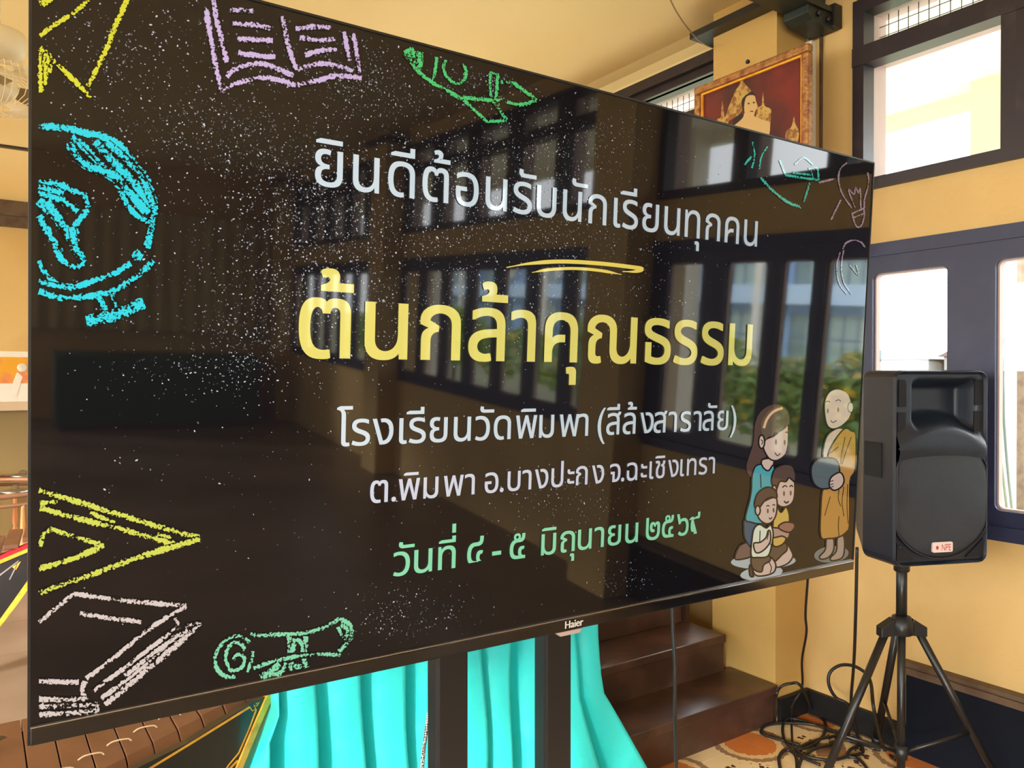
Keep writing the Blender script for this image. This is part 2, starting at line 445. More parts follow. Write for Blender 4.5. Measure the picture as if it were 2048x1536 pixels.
# white corner strip and brown pipe beside the column
tag(MB().box(XA - .030, XA - .002, 1.915, 1.945, .62, 2.70).build('wall_conduit', M_white), 'pale narrow conduit running up the corner beside the ochre column', 'conduit')
tag(MB().tube([(XA - .012, 1.885, .62), (XA - .012, 1.885, 2.78)], .007).build('wall_pipe', M_moulding), 'thin rusty brown pipe on the ochre wall beside the pale conduit', 'pipe')
tag(MB().box(XA - .05, XA, 1.800, 1.830, 2.71, 2.80).build('wall_bracket', M_black, bevel=.004), 'small dark vertical bracket high on the wall by the clerestory window', 'bracket')

# green steel beam with its end cleat
t = empty('steel_beam', (0, 0, 0), label='dark green steel beam crossing the hall under the ceiling to the window wall', cat='beam')
MB().box(XL, XA - .02, 1.81, 1.93, 2.765, 2.785).box(XL, XA - .02, 1.862, 1.876, 2.785, 2.875).box(XL, XA - .02, 1.81, 1.93, 2.875, 2.90).build('flange_beam', M_green, t)
MB().prism([(2.60, 1.82, 2.765), (2.60, 1.82, 2.735), (2.63, 1.82, 2.715), (2.77, 1.82, 2.705), (2.77, 1.82, 2.765)], (0, .11, 0)).build('end_cleat', M_green, t, bevel=.003)
for x, z in ((2.66, 2.742), (2.72, 2.735)):
    MB().lathe([(.011, 0), (.011, .012)], (x, 1.82, z), (0, -1, 0), 8).build('bolt', M_black, t)
# hanging wire
tag(MB().tube(catmull([P(1335, -12, 2.75), P(1352, 22, 2.85), P(1372, 52, 2.95), P(1395, 78, 3.1), P(1415, 92, 3.3), P(1432, 97, 3.42)]), .0028, 6).build('ceiling_wire', M_olive), 'thin brown wire sagging from the ceiling to the far clerestory window', 'wire')

# ------------------------------------------------------------------ stairs
st = empty('staircase', (0, 0, 0), label='dark brown wooden steps rising behind the turquoise skirt beside the ochre column', cat='stairs')
def step(y0, y1, z, x1):
    MB().box(1.57, x1, y0 - .012, y1, z - .032, z).build('tread', M_wood, st, bevel=.004)
    MB().box(1.57, x1 - .004, y0, y0 + .02, z - .15, z - .032).build('riser', M_wood, st)
step(1.95, 2.18, .150, XA - .20)
step(2.165, 2.38, .300, 2.54)
step(2.38, 2.60, .450, 2.52)
step(2.60, 2.82, .600, 2.52)
MB().box(1.57, 2.53, 2.175, 2.8, 0, .13).build('carcass', M_wood, st)
MB().box(1.57, 2.52, 2.39, 2.82, .13, .42).build('carcass', M_wood, st)
MB().box(2.522, 2.545, 2.36, 2.82, .30, 1.0).build('side_board', M_wood, st)
tag(MB().box(1.57, 2.785, 2.83, 4.6, 0, .58).box(1.57, 2.785, 2.825, 4.6, .58, .60).build('stage_platform', M_wood), 'dark wooden stage platform at the top of the brown steps', 'stage')

# ------------------------------------------------------------------ television
TO = Vector((.051, 1.122, .902)); TU = Vector((.99975, -.0220, -.0040)).normalized()
TN = Vector((.0222, .9984, .0512)); TN = (TN - TU * TN.dot(TU)).normalized(); TV = TU.cross(TN)
if TV.z < 0: TV = -TV
Mtv = Matrix(((TU.x, TN.x, TV.x, TO.x), (TU.y, TN.y, TV.y, TO.y), (TU.z, TN.z, TV.z, TO.z), (0, 0, 0, 1)))
W, H = 1.68, .96
tele = empty('television', mat=Mtv, label='huge wall-size flat television showing a black chalkboard slide with Thai text', cat='television')
def uv_of(x, y):
    q = onplane(x, y, TO, TN) - TO
    return q.dot(TU), q.dot(TV)
MB().box(.03, W - .03, .006, .038, .02, H - .02).box(.3, W - .3, .038, .075, .10, H - .35).build('back_shell', M_black, tele, bevel=.006)
panel = MB().box(.0028, W - .0028, .0006, .006, .0200, H - .0034).build('screen', M_screen, tele)
# picture area inset is part of the artwork; frame edges
MB().box(0, .003, -.0012, .012, 0, H).build('bezel', M_darkedge, tele)
MB().box(W - .003, W, -.0012, .012, 0, H).build('bezel', M_darkedge, tele)
MB().box(.003, W - .003, -.0012, .012, H - .0035, H).build('bezel', M_darkedge, tele)
chin = MB().box(.003, W - .003, -.0035, .012, .0, .0205).build('chin', M_bez, tele, bevel=.0012)
MB().box(.003, W - .003, -.0040, .002, .0212, .0228).build('chin_edge', M_silver, tele, label='thin silver line above the chin')
MB().box(.003, W - .003, -.0038, -.0034, .0, .0012).build('chin_lip', M_darkedge, tele)
u0, v0 = uv_of(1114, 1268); u1, _ = uv_of(1162, 1256)
MB().prism([(u0 - .004, -.003, -.001), (u0 + .006, -.003, -.009), (u1 - .004, -.003, -.009), (u1, -.003, -.001)], (0, .012, 0)).build('sensor_window', M_reveal, tele, bevel=.001, label='small clear plastic receiver tab under the logo')

class ART:
    """flat print on the lit panel: panel coordinates (u, depth, v) with a colour per face"""
    def __init__(s): s.v = []; s.f = []; s.c = []; s.t = []; s.d = 0.0
    def quad(s, pts, col, ts=None):
        b = len(s.v); s.v += pts; s.f.append(list(range(b, b + len(pts)))); s.c.append(col); s.t += (ts or [0] * len(pts))
    def poly(s, px, col, smooth=True, org=(0, 0), sc=1, sub=4):
        pts = [Vector((x / sc + org[0], y / sc + org[1], 0)) for x, y in px]
        if smooth: pts = catmull(pts, sub, True)
        s.d -= .00003
        s.quad([(lambda q: (q[0], s.d, q[1]))(uv_of(p.x, p.y)) for p in pts], col)
        return pts
    def line(s, px, w, col, org=(0, 0), sc=1, smooth=True, closed=False, sub=6, step=True, taper=0):
        pts = [Vector((x / sc + org[0], y / sc + org[1], 0)) for x, y in px]
        if smooth and len(pts) > 2: pts = catmull(pts, sub, closed)
        if closed: pts = pts + [pts[0], pts[1]]
        if len(pts) == 2: pts = [pts[0].lerp(pts[1], k / 4) for k in range(5)]
        if step: s.d -= .00003
        L_, R_ = [], []
        n = len(pts)
        for i, p in enumerate(pts):
            t = (pts[min(i + 1, n - 1)] - pts[max(i - 1, 0)])
            if t.length < 1e-6: t = Vector((1, 0, 0))
            t.normalize(); nn = Vector((-t.y, t.x, 0)) * w / 2
            if taper: nn *= max(.25, min(1, min(i, n - 1 - i) / (n * taper)))
            for lst, sgn in ((L_, 1), (R_, -1)):
                a = p + nn * sgn; q = uv_of(a.x, a.y); lst.append((q[0], s.d, q[1]))
        for i in range(n - 1):
            s.quad([L_[i], L_[i + 1], R_[i + 1], R_[i]], col, [1, 1, -1, -1])
    def build(s, name, m, parent, label=None):
        me = bpy.data.meshes.new(name); me.from_pydata(s.v, [], s.f); me.update(); me.materials.append(m)
        at = me.color_attributes.new('Col', 'FLOAT_COLOR', 'CORNER'); uv = me.uv_layers.new(name='UVMap')
        k = 0
        for f, c in zip(me.polygons, s.c):
            for li in f.loop_indices:
                at.data[li].color = (*c, 1); uv.data[li].uv = (0, s.t[me.loops[li].vertex_index])
        o = bpy.data.objects.new(name, me); COL.objects.link(o); o.parent = parent
        if label: o['label'] = label
        return o
def seen(c, k=1.0): return tuple(v * k for v in lin(c))

# --- chalk drawings
def chalk(name, col, strokes, org, sc, w0=9, label=None, k=1.0):
    a = ART(); c = seen(col, k)
    for s_ in strokes:
        w = w0
        if isinstance(s_[0], (int, float)): w = s_[0]; s_ = s_[1:]
        a.line(s_, w * 1.4, c, org, sc)
    return a.build(name, M_chalk, panel, label)
chalk('chalk_drawing', (235, 228, 60), [
    [14, (318, 30), (420, -10)], [9, (320, 288), (440, 200), (600, 95), (710, 0)], [10, (1020, -10), (930, 190), (850, 390), (705, 690)],
    [9, (322, 380), (480, 530), (620, 670), (725, 782)], [14, (338, 400), (338, 660)], [12, (370, 430), (345, 680)], [12, (400, 470), (350, 600)], [8, (420, 500), (390, 580)],
    [10, (318, 520), (325, 740)]], (0, 0), 4, label='yellow chalk star corner')
chalk('chalk_drawing', (45, 225, 238), [
    [13, (62, 85), (230, 90), (420, 135), (520, 155), (640, 220), (740, 330), (830, 460), (885, 620), (885, 720), (850, 880), (832, 950)],
    [10, (275, 200), (300, 270), (400, 370), (560, 440), (640, 530), (700, 650), (780, 730), (860, 770)],
    [13, (300, 190), (360, 320), (560, 430)], [13, (300, 150), (480, 330), (660, 480), (850, 700)], [16, (460, 190), (600, 340), (740, 480), (860, 660)],
    [12, (540, 190), (680, 310), (800, 450), (880, 640)], [9, (380, 200), (540, 380)], [14, (600, 430), (720, 560), (830, 690)], [10, (640, 520), (690, 640)], [14, (420, 370), (600, 430), (700, 540)],
    [11, (62, 480), (200, 490), (300, 540), (385, 560)], [11, (385, 560), (410, 640), (380, 720), (320, 790), (340, 850)], [15, (62, 540), (200, 600), (335, 670)],
    [15, (62, 610), (180, 720), (290, 900)], [13, (62, 720), (130, 830), (220, 980)], [11, (62, 510), (240, 560)], [15, (120, 620), (250, 800), (310, 930), (370, 1030)],
    [11, (180, 940), (220, 1020), (310, 1085), (380, 1050), (360, 1000)], [12, (230, 600), (340, 690)], [12, (300, 800), (320, 950)],
    [10, (62, 1040), (100, 1120), (180, 1190), (300, 1230), (440, 1190), (600, 1130), (720, 1060)], [9, (62, 1190), (180, 1215), (300, 1240)],
    [12, (62, 1260), (200, 1300), (380, 1300), (560, 1270), (680, 1210), (790, 1130), (880, 1040)],
    [11, (500, 1300), (530, 1370), (580, 1420)], [11, (580, 1290), (610, 1360), (640, 1400)], [20, (400, 1470), (600, 1430), (815, 1345)], [17, (735, 985), (800, 1020)]],
    (60, 230), 3.57, label='cyan chalk globe on a stand')
chalk('chalk_drawing', (226, 196, 236), [
    [(130, 120), (170, 350), (230, 700), (310, 1080)], [(215, 0), (260, 250), (320, 500), (370, 730)],
    [(320, 1080), (450, 990), (640, 930), (800, 910), (980, 935), (1180, 1000)], [(370, 900), (450, 820), (620, 760), (800, 745), (960, 800), (1150, 890)],
    [(1200, 990), (1400, 950), (1650, 890), (1950, 915)], [(1200, 820), (1320, 770), (1500, 745), (1680, 770), (1850, 830)],
    [(1020, 190), (1060, 380), (1110, 600), (1190, 820)], [8, (1745, 370), (1770, 520), (1810, 710)], [8, (1855, 390), (1880, 560), (1930, 850)],
    [(410, 115), (680, 130)], [(440, 275), (700, 295), (910, 330)], [(495, 455), (910, 475)], [(505, 620), (700, 645), (940, 670)],
    [(1175, 335), (1400, 315), (1590, 325)], [(1225, 440), (1430, 465), (1640, 465)], [(1285, 650), (1460, 595), (1660, 580)]],
    (390, 0), 5.85, 9.5, label='lilac chalk open book')
chalk('chalk_drawing', (88, 222, 128), [
    [8, (150, 300), (260, 440), (450, 590), (700, 730), (900, 850)], [9, (70, 190), (150, 300)], [10, (150, 150), (210, 320)], [11, (220, 160), (250, 330)], [8, (300, 170), (290, 330), (265, 390)],
    [7, (60, 180), (140, 135), (200, 140)], [10, (110, 170), (180, 300)], [10, (190, 160), (230, 320)], [10, (260, 170), (270, 320)],
    [6, (515, 240), (500, 400), (465, 570)], [6, (640, 280), (615, 400), (660, 520), (760, 600), (850, 610), (920, 530), (930, 420), (880, 340)],
    [8, (850, 810), (1060, 830), (1300, 850)], [6, (1300, 850), (1400, 980), (1500, 1130)], [6, (900, 850), (1060, 1000), (1220, 1150)], [6, (1220, 1150), (1500, 1140)],
    [5, (1275, 450), (1270, 600), (1280, 800)], [6, (1380, 470), (1370, 640), (1350, 850)], [4, (1270, 450), (1380, 490)], [6, (1350, 850), (1440, 840)],
    [7, (1490, 600), (1580, 600), (1720, 690), (1930, 850)], [7, (1930, 850), (1780, 900), (1650, 910), (1510, 870)], [4, (1430, 570), (1440, 620)]],
    (800, 80), 7.06, label='green chalk rocket')
chalk('chalk_drawing', (70, 205, 175), [
    [4, (40, 260), (100, 190)], [3, (110, 60), (130, 180), (105, 290)], [3, (240, 100), (185, 200), (170, 300)], [5, (180, 375), (300, 500), (420, 590), (540, 635)], [4, (610, 420), (585, 510), (560, 590)],
    [5, (400, 350), (540, 375), (690, 395)], [4, (690, 395), (675, 290), (600, 300)], [4, (350, 220), (400, 350)], [3, (625, 300), (640, 380)], [4, (460, 330), (620, 350)], [3, (480, 260), (560, 200), (640, 260)]],
    (1480, 270), 4.39, label='teal chalk drawing', k=1.25)
chalk('chalk_drawing', (178, 150, 165), [
    [4, (690, 420), (825, 385)], [3.5, (885, 570), (840, 660), (800, 745)], [3, (940, 240), (880, 300), (865, 400), (900, 520), (980, 640)],
    [3, (1120, 330), (1130, 420), (1095, 560), (1090, 660), (1090, 720), (1060, 800), (1020, 800), (990, 720), (985, 680)], [3, (985, 690), (1090, 640)], [3, (1000, 725), (1085, 690)],
    [2.5, (1010, 640), (950, 480), (1000, 520), (1015, 460), (1040, 510), (1055, 470), (1060, 640)],
    [3, (900, 1000), (930, 950), (990, 925), (1060, 940), (1100, 990)], [2.5, (880, 1020), (850, 1150), (870, 1300), (940, 1400)], [2.5, (910, 1010), (890, 1150), (910, 1290), (980, 1400)],
    [2.5, (960, 1140), (1040, 1230), (1020, 1140)]], (1480, 270), 4.39, label='pinkish chalk light bulb and clock', k=1.2)
chalk('chalk_drawing', (228, 230, 92), [
    [(312, 850), (640, 950), (1000, 1060), (1300, 1150), (1600, 1230)], [(320, 990), (640, 1080), (1000, 1170), (1400, 1280)], [8, (320, 950), (460, 940)], [8, (720, 1030), (920, 1110)],
    [7, (1260, 1200), (1370, 1230)], [(1600, 1240), (1420, 1290), (1100, 1390), (700, 1535), (312, 1672)], [9, (320, 1300), (350, 1210), (400, 1155)], [9, (400, 1155), (560, 1210), (830, 1290)], [(830, 1290), (600, 1390), (312, 1480)]],
    (0, 768), 4, 10.5, label='yellow chalk set square')
chalk('chalk_drawing', (238, 218, 208), [
    [8, (312, 370), (590, 140)], [9, (590, 140), (860, 180), (1200, 215), (1490, 235)], [8, (1490, 240), (1200, 420), (900, 660), (690, 820)], [9, (640, 300), (900, 340), (1130, 365)],
    [9, (312, 840), (630, 850)], [9, (680, 840), (660, 920), (690, 990)], [10, (312, 985), (500, 990), (690, 985)], [10, (312, 1045), (500, 1040), (780, 1025)], [10, (312, 1105), (500, 1100), (700, 1085), (790, 1070)],
    [6, (780, 1030), (790, 1080)], [8, (740, 920), (1000, 730), (1300, 500), (1430, 400)], [7, (1400, 330), (1430, 400)], [8, (810, 980), (1100, 760), (1400, 480)], [10, (840, 1030), (1250, 690), (1610, 380)],
    [7, (1480, 400), (1610, 370)], [8, (1000, 800), (1250, 600), (1500, 430)]], (0, 1152), 4, label='off-white chalk closed book')
chalk('chalk_drawing', (150, 236, 186), [
    [8, (570, 480), (500, 420), (400, 400), (250, 460), (160, 580), (130, 720), (180, 850), (280, 920), (390, 920)],
    [7.5, (510, 580), (470, 510), (390, 480), (310, 530), (265, 640), (280, 740), (330, 830), (410, 830), (480, 780), (510, 700), (460, 640), (400, 640), (360, 700)],
    [6, (610, 590), (600, 700), (540, 860)], [8, (580, 370), (700, 390), (900, 380), (1150, 370), (1350, 340), (1560, 270), (1720, 180)],
    [7, (620, 810), (850, 730), (1060, 680), (1300, 640), (1500, 630), (1740, 640)], [9, (1720, 180), (1840, 240), (1880, 340), (1840, 460), (1720, 600)], [8, (1740, 250), (1820, 330), (1790, 450)], [7, (1700, 280), (1760, 420)],
    [11, (1080, 410), (1090, 610)], [9, (1150, 430), (1110, 600)], [10, (1290, 400), (1280, 600)], [8, (1170, 430), (1240, 500), (1250, 600)],
    [13, (710, 930), (850, 860), (950, 750)], [9, (860, 900), (980, 850), (1040, 740)], [16, (1090, 740), (1130, 830)], [16, (1180, 750), (1190, 820)], [10, (1250, 680), (1300, 800)]],
    (410, 1210), 6.4, label='mint green chalk diploma scroll')

# --- chalk dust specks
a = ART(); rnd = random.Random(3)
def speck(x, y, r):
    if not (80 < x < 1725): return
    u, v = uv_of(x, y)
    if not (.026 < v < H - .012): return
    g = rnd.choice((.06, .12, .2, .35, .6, .9)); g2 = lin((g * 255,) * 3)[0] if False else g * .8
    s_ = r * .0006; el = rnd.uniform(.9, 1.9); an = rnd.uniform(0, math.pi)
    pts = []
    for k in range(6):
        t = k * math.pi / 3; px_, py_ = math.cos(t) * s_ * el, math.sin(t) * s_
        pts.append((u + px_ * math.cos(an) - py_ * math.sin(an), -.00001, v + px_ * math.sin(an) + py_ * math.cos(an)))
    a.quad(pts, (g2, g2, g2 * 1.05))
for cx_, cy_, sx_, sy_, n_ in [(300, 60, 120, 60, 260), (220, 140, 60, 40, 130), (430, 250, 100, 45, 480), (540, 330, 90, 50, 330), (620, 440, 90, 60, 520), (700, 480, 90, 40, 420),
        (560, 600, 80, 50, 520), (520, 690, 70, 40, 260), (735, 170, 60, 45, 460), (960, 170, 60, 30, 300), (880, 330, 100, 50, 520), (1120, 320, 90, 60, 620), (1230, 270, 50, 25, 160),
        (980, 430, 120, 50, 900), (880, 560, 160, 50, 560), (740, 640, 80, 50, 320), (1180, 480, 120, 35, 450), (1100, 640, 140, 50, 320), (1270, 600, 80, 50, 260), (430, 740, 110, 30, 230),
        (1150, 1000, 80, 30, 260), (1250, 1160, 35, 22, 120), (820, 1230, 80, 30, 220), (800, 1220, 40, 30, 60), (600, 400, 250, 200, 900), (500, 900, 260, 150, 160), (1000, 1000, 300, 160, 260), (300, 450, 150, 200, 260),
        (640, 390, 60, 30, 220), (960, 300, 120, 80, 420), (650, 130, 120, 60, 300), (1520, 380, 80, 40, 60)]:
    for _ in range(n_):
        speck(rnd.gauss(cx_, sx_), rnd.gauss(cy_, sy_), rnd.uniform(.7, 1.9) * rnd.uniform(.6, 1.1))
o = a.build('chalk_dust', M_print, panel, 'white chalk specks'); o['kind'] = 'stuff'

# --- yellow swoosh
a = ART(); ye = seen((252, 226, 105), 1.0)
a.line([(1013, 535), (1060, 527), (1124, 523), (1200, 527), (1262, 534), (1284, 538), (1270, 543), (1245, 543)], 8, seen((250, 222, 100), 1.15), taper=.2)
a.line([(1064, 545), (1100, 539), (1150, 537), (1200, 541), (1243, 549)], 6, seen((250, 222, 100), 1.15), taper=.15)
a.build('swoosh', M_print, panel, 'double yellow brush stroke')

# --- lettering, from the interface typeface with its Thai fallback
GL = {}
dg = bpy.context.evaluated_depsgraph_get()
def mesh_of(s_):
    """outlines of the letters, each closed contour filled on its own (the font's contours overlap)"""
    from mathutils.geometry import tessellate_polygon
    c = bpy.data.curves.new('tmp', 'FONT'); c.body = s_; c.resolution_u = 4; c.fill_mode = 'NONE'
    o = bpy.data.objects.new('tmp', c); COL.objects.link(o)
    dg_ = bpy.context.evaluated_depsgraph_get(); me = o.evaluated_get(dg_).to_mesh()
    co = [(v.co.x, v.co.y) for v in me.vertices]; nb = {}
    for e in me.edges:
        i, j = e.vertices; nb.setdefault(i, []).append(j); nb.setdefault(j, []).append(i)
    o.evaluated_get(dg_).to_mesh_clear(); bpy.data.objects.remove(o); bpy.data.curves.remove(c)
    seen_, loops = set(), []
    for st0 in range(len(co)):
        if st0 in seen_ or st0 not in nb: continue
        lp = [st0]; seen_.add(st0); cur = st0
        while True:
            nx_ = [q for q in nb[cur] if q not in seen_]
            if not nx_: break
            cur = nx_[0] if len(lp) > 1 or len(nx_) == 1 else min(nx_, key=lambda q: (q != cur + 1, q)); lp.append(cur); seen_.add(cur)
        if len(lp) > 2: loops.append([co[q] for q in lp])
    area = lambda l: sum(l[i - 1][0] * l[i][1] - l[i][0] * l[i - 1][1] for i in range(len(l))) / 2
    if not loops: return [], []
    big = max(loops, key=lambda l: abs(area(l))); sg = 1 if area(big) > 0 else -1
    outs = [l for l in loops if area(l) * sg > 0]; holes = [l for l in loops if area(l) * sg < 0]
    def inside(p, l):
        r_ = False
        for i in range(len(l)):
            (x1, y1), (x2, y2) = l[i - 1], l[i]
            if (y1 > p[1]) != (y2 > p[1]) and p[0] < (x2 - x1) * (p[1] - y1) / (y2 - y1) + x1: r_ = not r_
        return r_
    vs, fs = [], []
    for l in outs:
        hs = [h for h in holes if inside(h[0], l)]
        grp = [[Vector((x, y, 0)) for x, y in q] for q in [l] + hs]
        b_ = len(vs)
        for q in grp: vs += [(v.x, v.y) for v in q]
        fs += [[b_ + k for k in t] for t in tessellate_polygon(grp)]
    return vs, fs
ref = max(v[0] for v in mesh_of('น')[0])
def glyph(ch):
    if ch not in GL:
        vs, fs = mesh_of(ch); both = mesh_of(ch + 'น')[0]
        adv = max(v[0] for v in both) - ref
        GL[ch] = (vs, fs, min(v[0] for v in vs) if vs else 0, max(v[0] for v in vs) if vs else 0, adv)
    return GL[ch]
MARKS = 'ิีืึั้่็์ุู'
CONS = max(v[1] for v in glyph('น')[0])
def text_line(s_, lefts, end, base, top, col, fat, k=1.0):
    """lefts: left pixel of every base letter; base: ((x,y),(x,y)) of the baseline; top: same for the tops"""
    a = ART(); a.d = -.0013
    (bx0, by0), (bx1, by1) = base
    def yb(x): return by0 + (by1 - by0) * (x - bx0) / (bx1 - bx0)
    (tx0, ty0), (tx1, ty1) = top
    def yt(x): return ty0 + (ty1 - ty0) * (x - tx0) / (tx1 - tx0)
    li = 0; bases = [c for c in s_ if c not in MARKS and c != ' ']
    assert len(bases) == len(lefts), (s_, len(bases), len(lefts))
    lefts = list(lefts) + [end]
    # horizontal scale: fit total
    us = [uv_of(x, yb(x) - .5 * (yb(x) - yt(x)))[0] for x in lefts]
    vb = [(uv_of(x, yb(x))[1]) for x in (bx0, bx1)]; vt = [uv_of(x, yt(x))[1] for x in (tx0, tx1)]
    sv = ((vt[0] - vb[0]) + (vt[1] - vb[1])) / 2 / CONS
    wlast = glyph(bases[-1]); s_u = []
    for i in range(len(bases) - 1):
        g, g2 = glyph(bases[i]), glyph(bases[i + 1])
        nat = g[4] + g2[2] - g[2]
        s_u.append((us[i + 1] - us[i]) / nat)
    s_u.sort(); su = s_u[len(s_u) // 2]
    print('LINE', s_[:8], 'su', round(su, 4), 'sv', round(sv, 4), 'vb', [round(q, 3) for q in vb])
    org = 0; bi = -1; prev = ''
    for ch in s_:
        if ch == ' ': continue
        g = glyph(ch); sx_ = su
        if ch not in MARKS:
            bi += 1; org = us[bi] - g[2] * su; adv = g[4]; base_u = us[bi]
            w = g[3] - g[2]; fu = (us[bi] - us[0]) / (us[-1] - us[0]); vbase = vb[0] + (vb[1] - vb[0]) * fu
            off = org; dy = 0
        else:
            off = org + adv * su; dy = 0
            if ch in '่้' and prev in 'ิีึืั': dy = .23
        for dx_, dz_ in ((-fat, -fat * .7), (fat, -fat * .7), (fat, fat * .7), (-fat, fat * .7)):
            a.d -= .000002
            b = len(a.v)
            dg_x, dg_y = (1.03, 1.2 if ch == '๔' else 1.1) if ch in '๒๔๕๖๙' else (1, 1)
            for (x, y) in g[0]:
                a.v.append((off + (g[2] + (x - g[2]) * dg_x) * sx_ + dx_, a.d, vbase + (y * dg_y + dy) * sv + dz_)); a.t.append(0)
            for f in g[1]:
                a.f.append([q + b for q in f]); a.c.append(seen(col, k))
        prev = ch
    return a.build('lettering', M_print, panel)
text_line('ยินดีต้อนรับนักเรียนทุกคน', [629.6, 705.6, 775.9, 844.4, 911, 970.6, 1025.6, 1072.7, 1125, 1175.7, 1226.5, 1244, 1284, 1327.7, 1369, 1410, 1449, 1487], 1517,
          ((632, 370), (1517, 494)), ((632, 294), (1517, 445)), (228, 240, 244), .0002)
text_line('ต้นกล้าคุณธรรม', [599, 730.7, 841.5, 938, 1022, 1090, 1175, 1289, 1347.7, 1402.7, 1457.7], 1506.5,
          ((610, 714), (1505, 730)), ((610, 597), (1505, 650)), (254, 236, 120), .0015)
text_line('โรงเรียนวัดพิมพา(สีล้งสาราลัย)', [673, 703, 744.5, 798, 817.5, 859, 907, 950, 987, 1031, 1077.7, 1118.5, 1156, 1194.5, 1212, 1245, 1279.5, 1306.5, 1336, 1360, 1386, 1404.5, 1434, 1460], 1473,
          ((705, 891), (1460, 859)), ((705, 839), (1460, 821)), (228, 240, 244), .0003)
text_line('ต.พิมพาอ.บางปะกงจ.ฉะเชิงเทรา', [740, 783, 797, 846.5, 887, 929, 969, 999.5, 1014.5, 1044, 1069, 1102, 1134, 1151, 1183, 1219, 1242, 1253, 1281, 1298, 1310, 1335, 1359.5, 1373, 1396.5, 1416], 1430,
          ((741, 1006), (1430, 946)), ((741, 962), (1430, 914)), (235, 235, 244), .0003)
text_line('วันที่๔-๕มิถุนายน๒๕๖๙', [786.5, 828, 876, 934, 984, 1019, 1082, 1120, 1155, 1188, 1215, 1250, 1291, 1323, 1352.5, 1376], 1397.5,
          ((790, 1152), (1272, 1084)), ((790, 1105), (1272, 1046)), (160, 246, 190), .0004)

# maker's name on the chin
vs, fs = mesh_of('Haier')
lx0, lx1 = min(v[0] for v in vs), max(v[0] for v in vs); ly1 = max(v[1] for v in vs)
a = MB(); ua, va = uv_of(1127.5, 1255); ub, _ = uv_of(1163.5, 1240)
sc_ = (ub - ua) / (lx1 - lx0)
for dx_ in (-.0005, 0, .0005):
    a.add([(ua + (x - lx0) * sc_ + dx_, -.0042 - dx_ * .1, .0045 + y * .0135 / ly1) for x, y in vs], fs)
M_logo = mat('logo_print', (.8, .8, .78), .4, emit=0)
a.build('logo', M_logo, chin, label='white maker name')

# --- clip-art figures at the lower right of the slide
OR8, S8 = (1440, 790), 4.043
KF = 1.55
INK = seen((40, 30, 27), .7)
def ell(cx_, cy_, rx, ry, n=14, rot=0):
    return [(cx_ + rx * math.cos(t) * math.cos(rot) - ry * math.sin(t) * math.sin(rot), cy_ + rx * math.cos(t) * math.sin(rot) + ry * math.sin(t) * math.cos(rot)) for t in [2 * math.pi * k / n for k in range(n)]]
def shape(a, pts, col, ink=True, w=3.2, k=KF):
    a.poly(pts, seen(col, k), True, OR8, S8)
    if ink: a.line(pts, w, INK, OR8, S8, closed=True, sub=4)
def stroke(a, pts, w, col=None, k=KF): a.line(pts, w, seen(col, k) if col else INK, OR8, S8)
SK = (206, 178, 160)
a = ART()
shape(a, ell(350, 1345, 262, 62, rot=-.03), (170, 176, 172), False); shape(a, ell(335, 1440, 172, 55, rot=-.12), (176, 180, 176), False); shape(a, ell(900, 1288, 140, 66, rot=-.1), (120, 124, 118), False)
a.build('ground_patch', M_print, panel, 'pale grey oval under the figures')
a = ART(); a.d = -.0003
shape(a, [(215, 560), (240, 480), (270, 380), (280, 250), (310, 160), (370, 100), (450, 76), (530, 105), (560, 170), (552, 260), (480, 330), (400, 420), (370, 500), (330, 560), (290, 640), (245, 660), (218, 620)], (86, 62, 52), False)
shape(a, [(170, 1210), (235, 1195), (255, 1270), (245, 1310), (125, 1330), (135, 1260)], (112, 88, 80))
shape(a, [(205, 1000), (190, 1080), (200, 1160), (250, 1230), (310, 1210), (330, 1030)], (62, 86, 106))
shape(a, [(345, 520), (430, 520), (420, 590), (380, 615), (335, 570)], SK)
shape(a, [(330, 560), (282, 580), (256, 660), (252, 760), (238, 850), (203, 1000), (250, 1028), (330, 1040), (400, 1000), (420, 750), (440, 640), (430, 565), (390, 612), (350, 590)], (74, 158, 164))
stroke(a, [(325, 640), (328, 700), (330, 750)], 2)
shape(a, [(375, 355), (450, 320), (538, 215), (552, 300), (546, 420), (520, 490), (455, 530), (395, 512), (352, 440), (352, 390)], SK)
shape(a, [(350, 350), (330, 230), (400, 120), (500, 96), (548, 150), (556, 225), (500, 290), (400, 330), (372, 358)], (98, 84, 64), False)
stroke(a, [(352, 268), (378, 195), (430, 135), (505, 104)], 5, (226, 176, 130))
shape(a, ell(334, 378, 24, 54), SK); stroke(a, [(328, 360), (342, 375), (335, 400)], 1.8)
for ex, ey, ew, eh in ((450, 380, 9, 24), (521, 384, 8, 22)): shape(a, ell(ex, ey, ew, eh), (120, 92, 74), False)
stroke(a, [(432, 318), (450, 303), (468, 312)], 1.8); stroke(a, [(525, 306), (538, 298), (548, 312)], 1.8); stroke(a, [(440, 466), (462, 490), (486, 470)], 1.8)
a.build('clip_art_figure', M_print, panel, 'kneeling woman with long brown hair, orange hairband and teal top')
a = ART(); a.d = -.0007
shape(a, [(385, 1230), (520, 1195), (575, 1260), (585, 1310), (540, 1365), (450, 1392), (400, 1340)], SK)
shape(a, [(388, 1228), (520, 1195), (540, 1250), (500, 1290), (440, 1345), (400, 1320)], (96, 76, 60))
shape(a, [(455, 900), (490, 950), (530, 905), (556, 960), (556, 1040), (520, 1190), (425, 1212), (430, 1000)], (205, 168, 84))
shape(a, [(410, 1075), (520, 1085), (562, 1100), (545, 1160), (500, 1140), (420, 1150)], (176, 140, 124))
shape(a, [(470, 1060), (520, 1028), (590, 1035), (600, 1070), (560, 1110), (490, 1090)], (150, 104, 84))
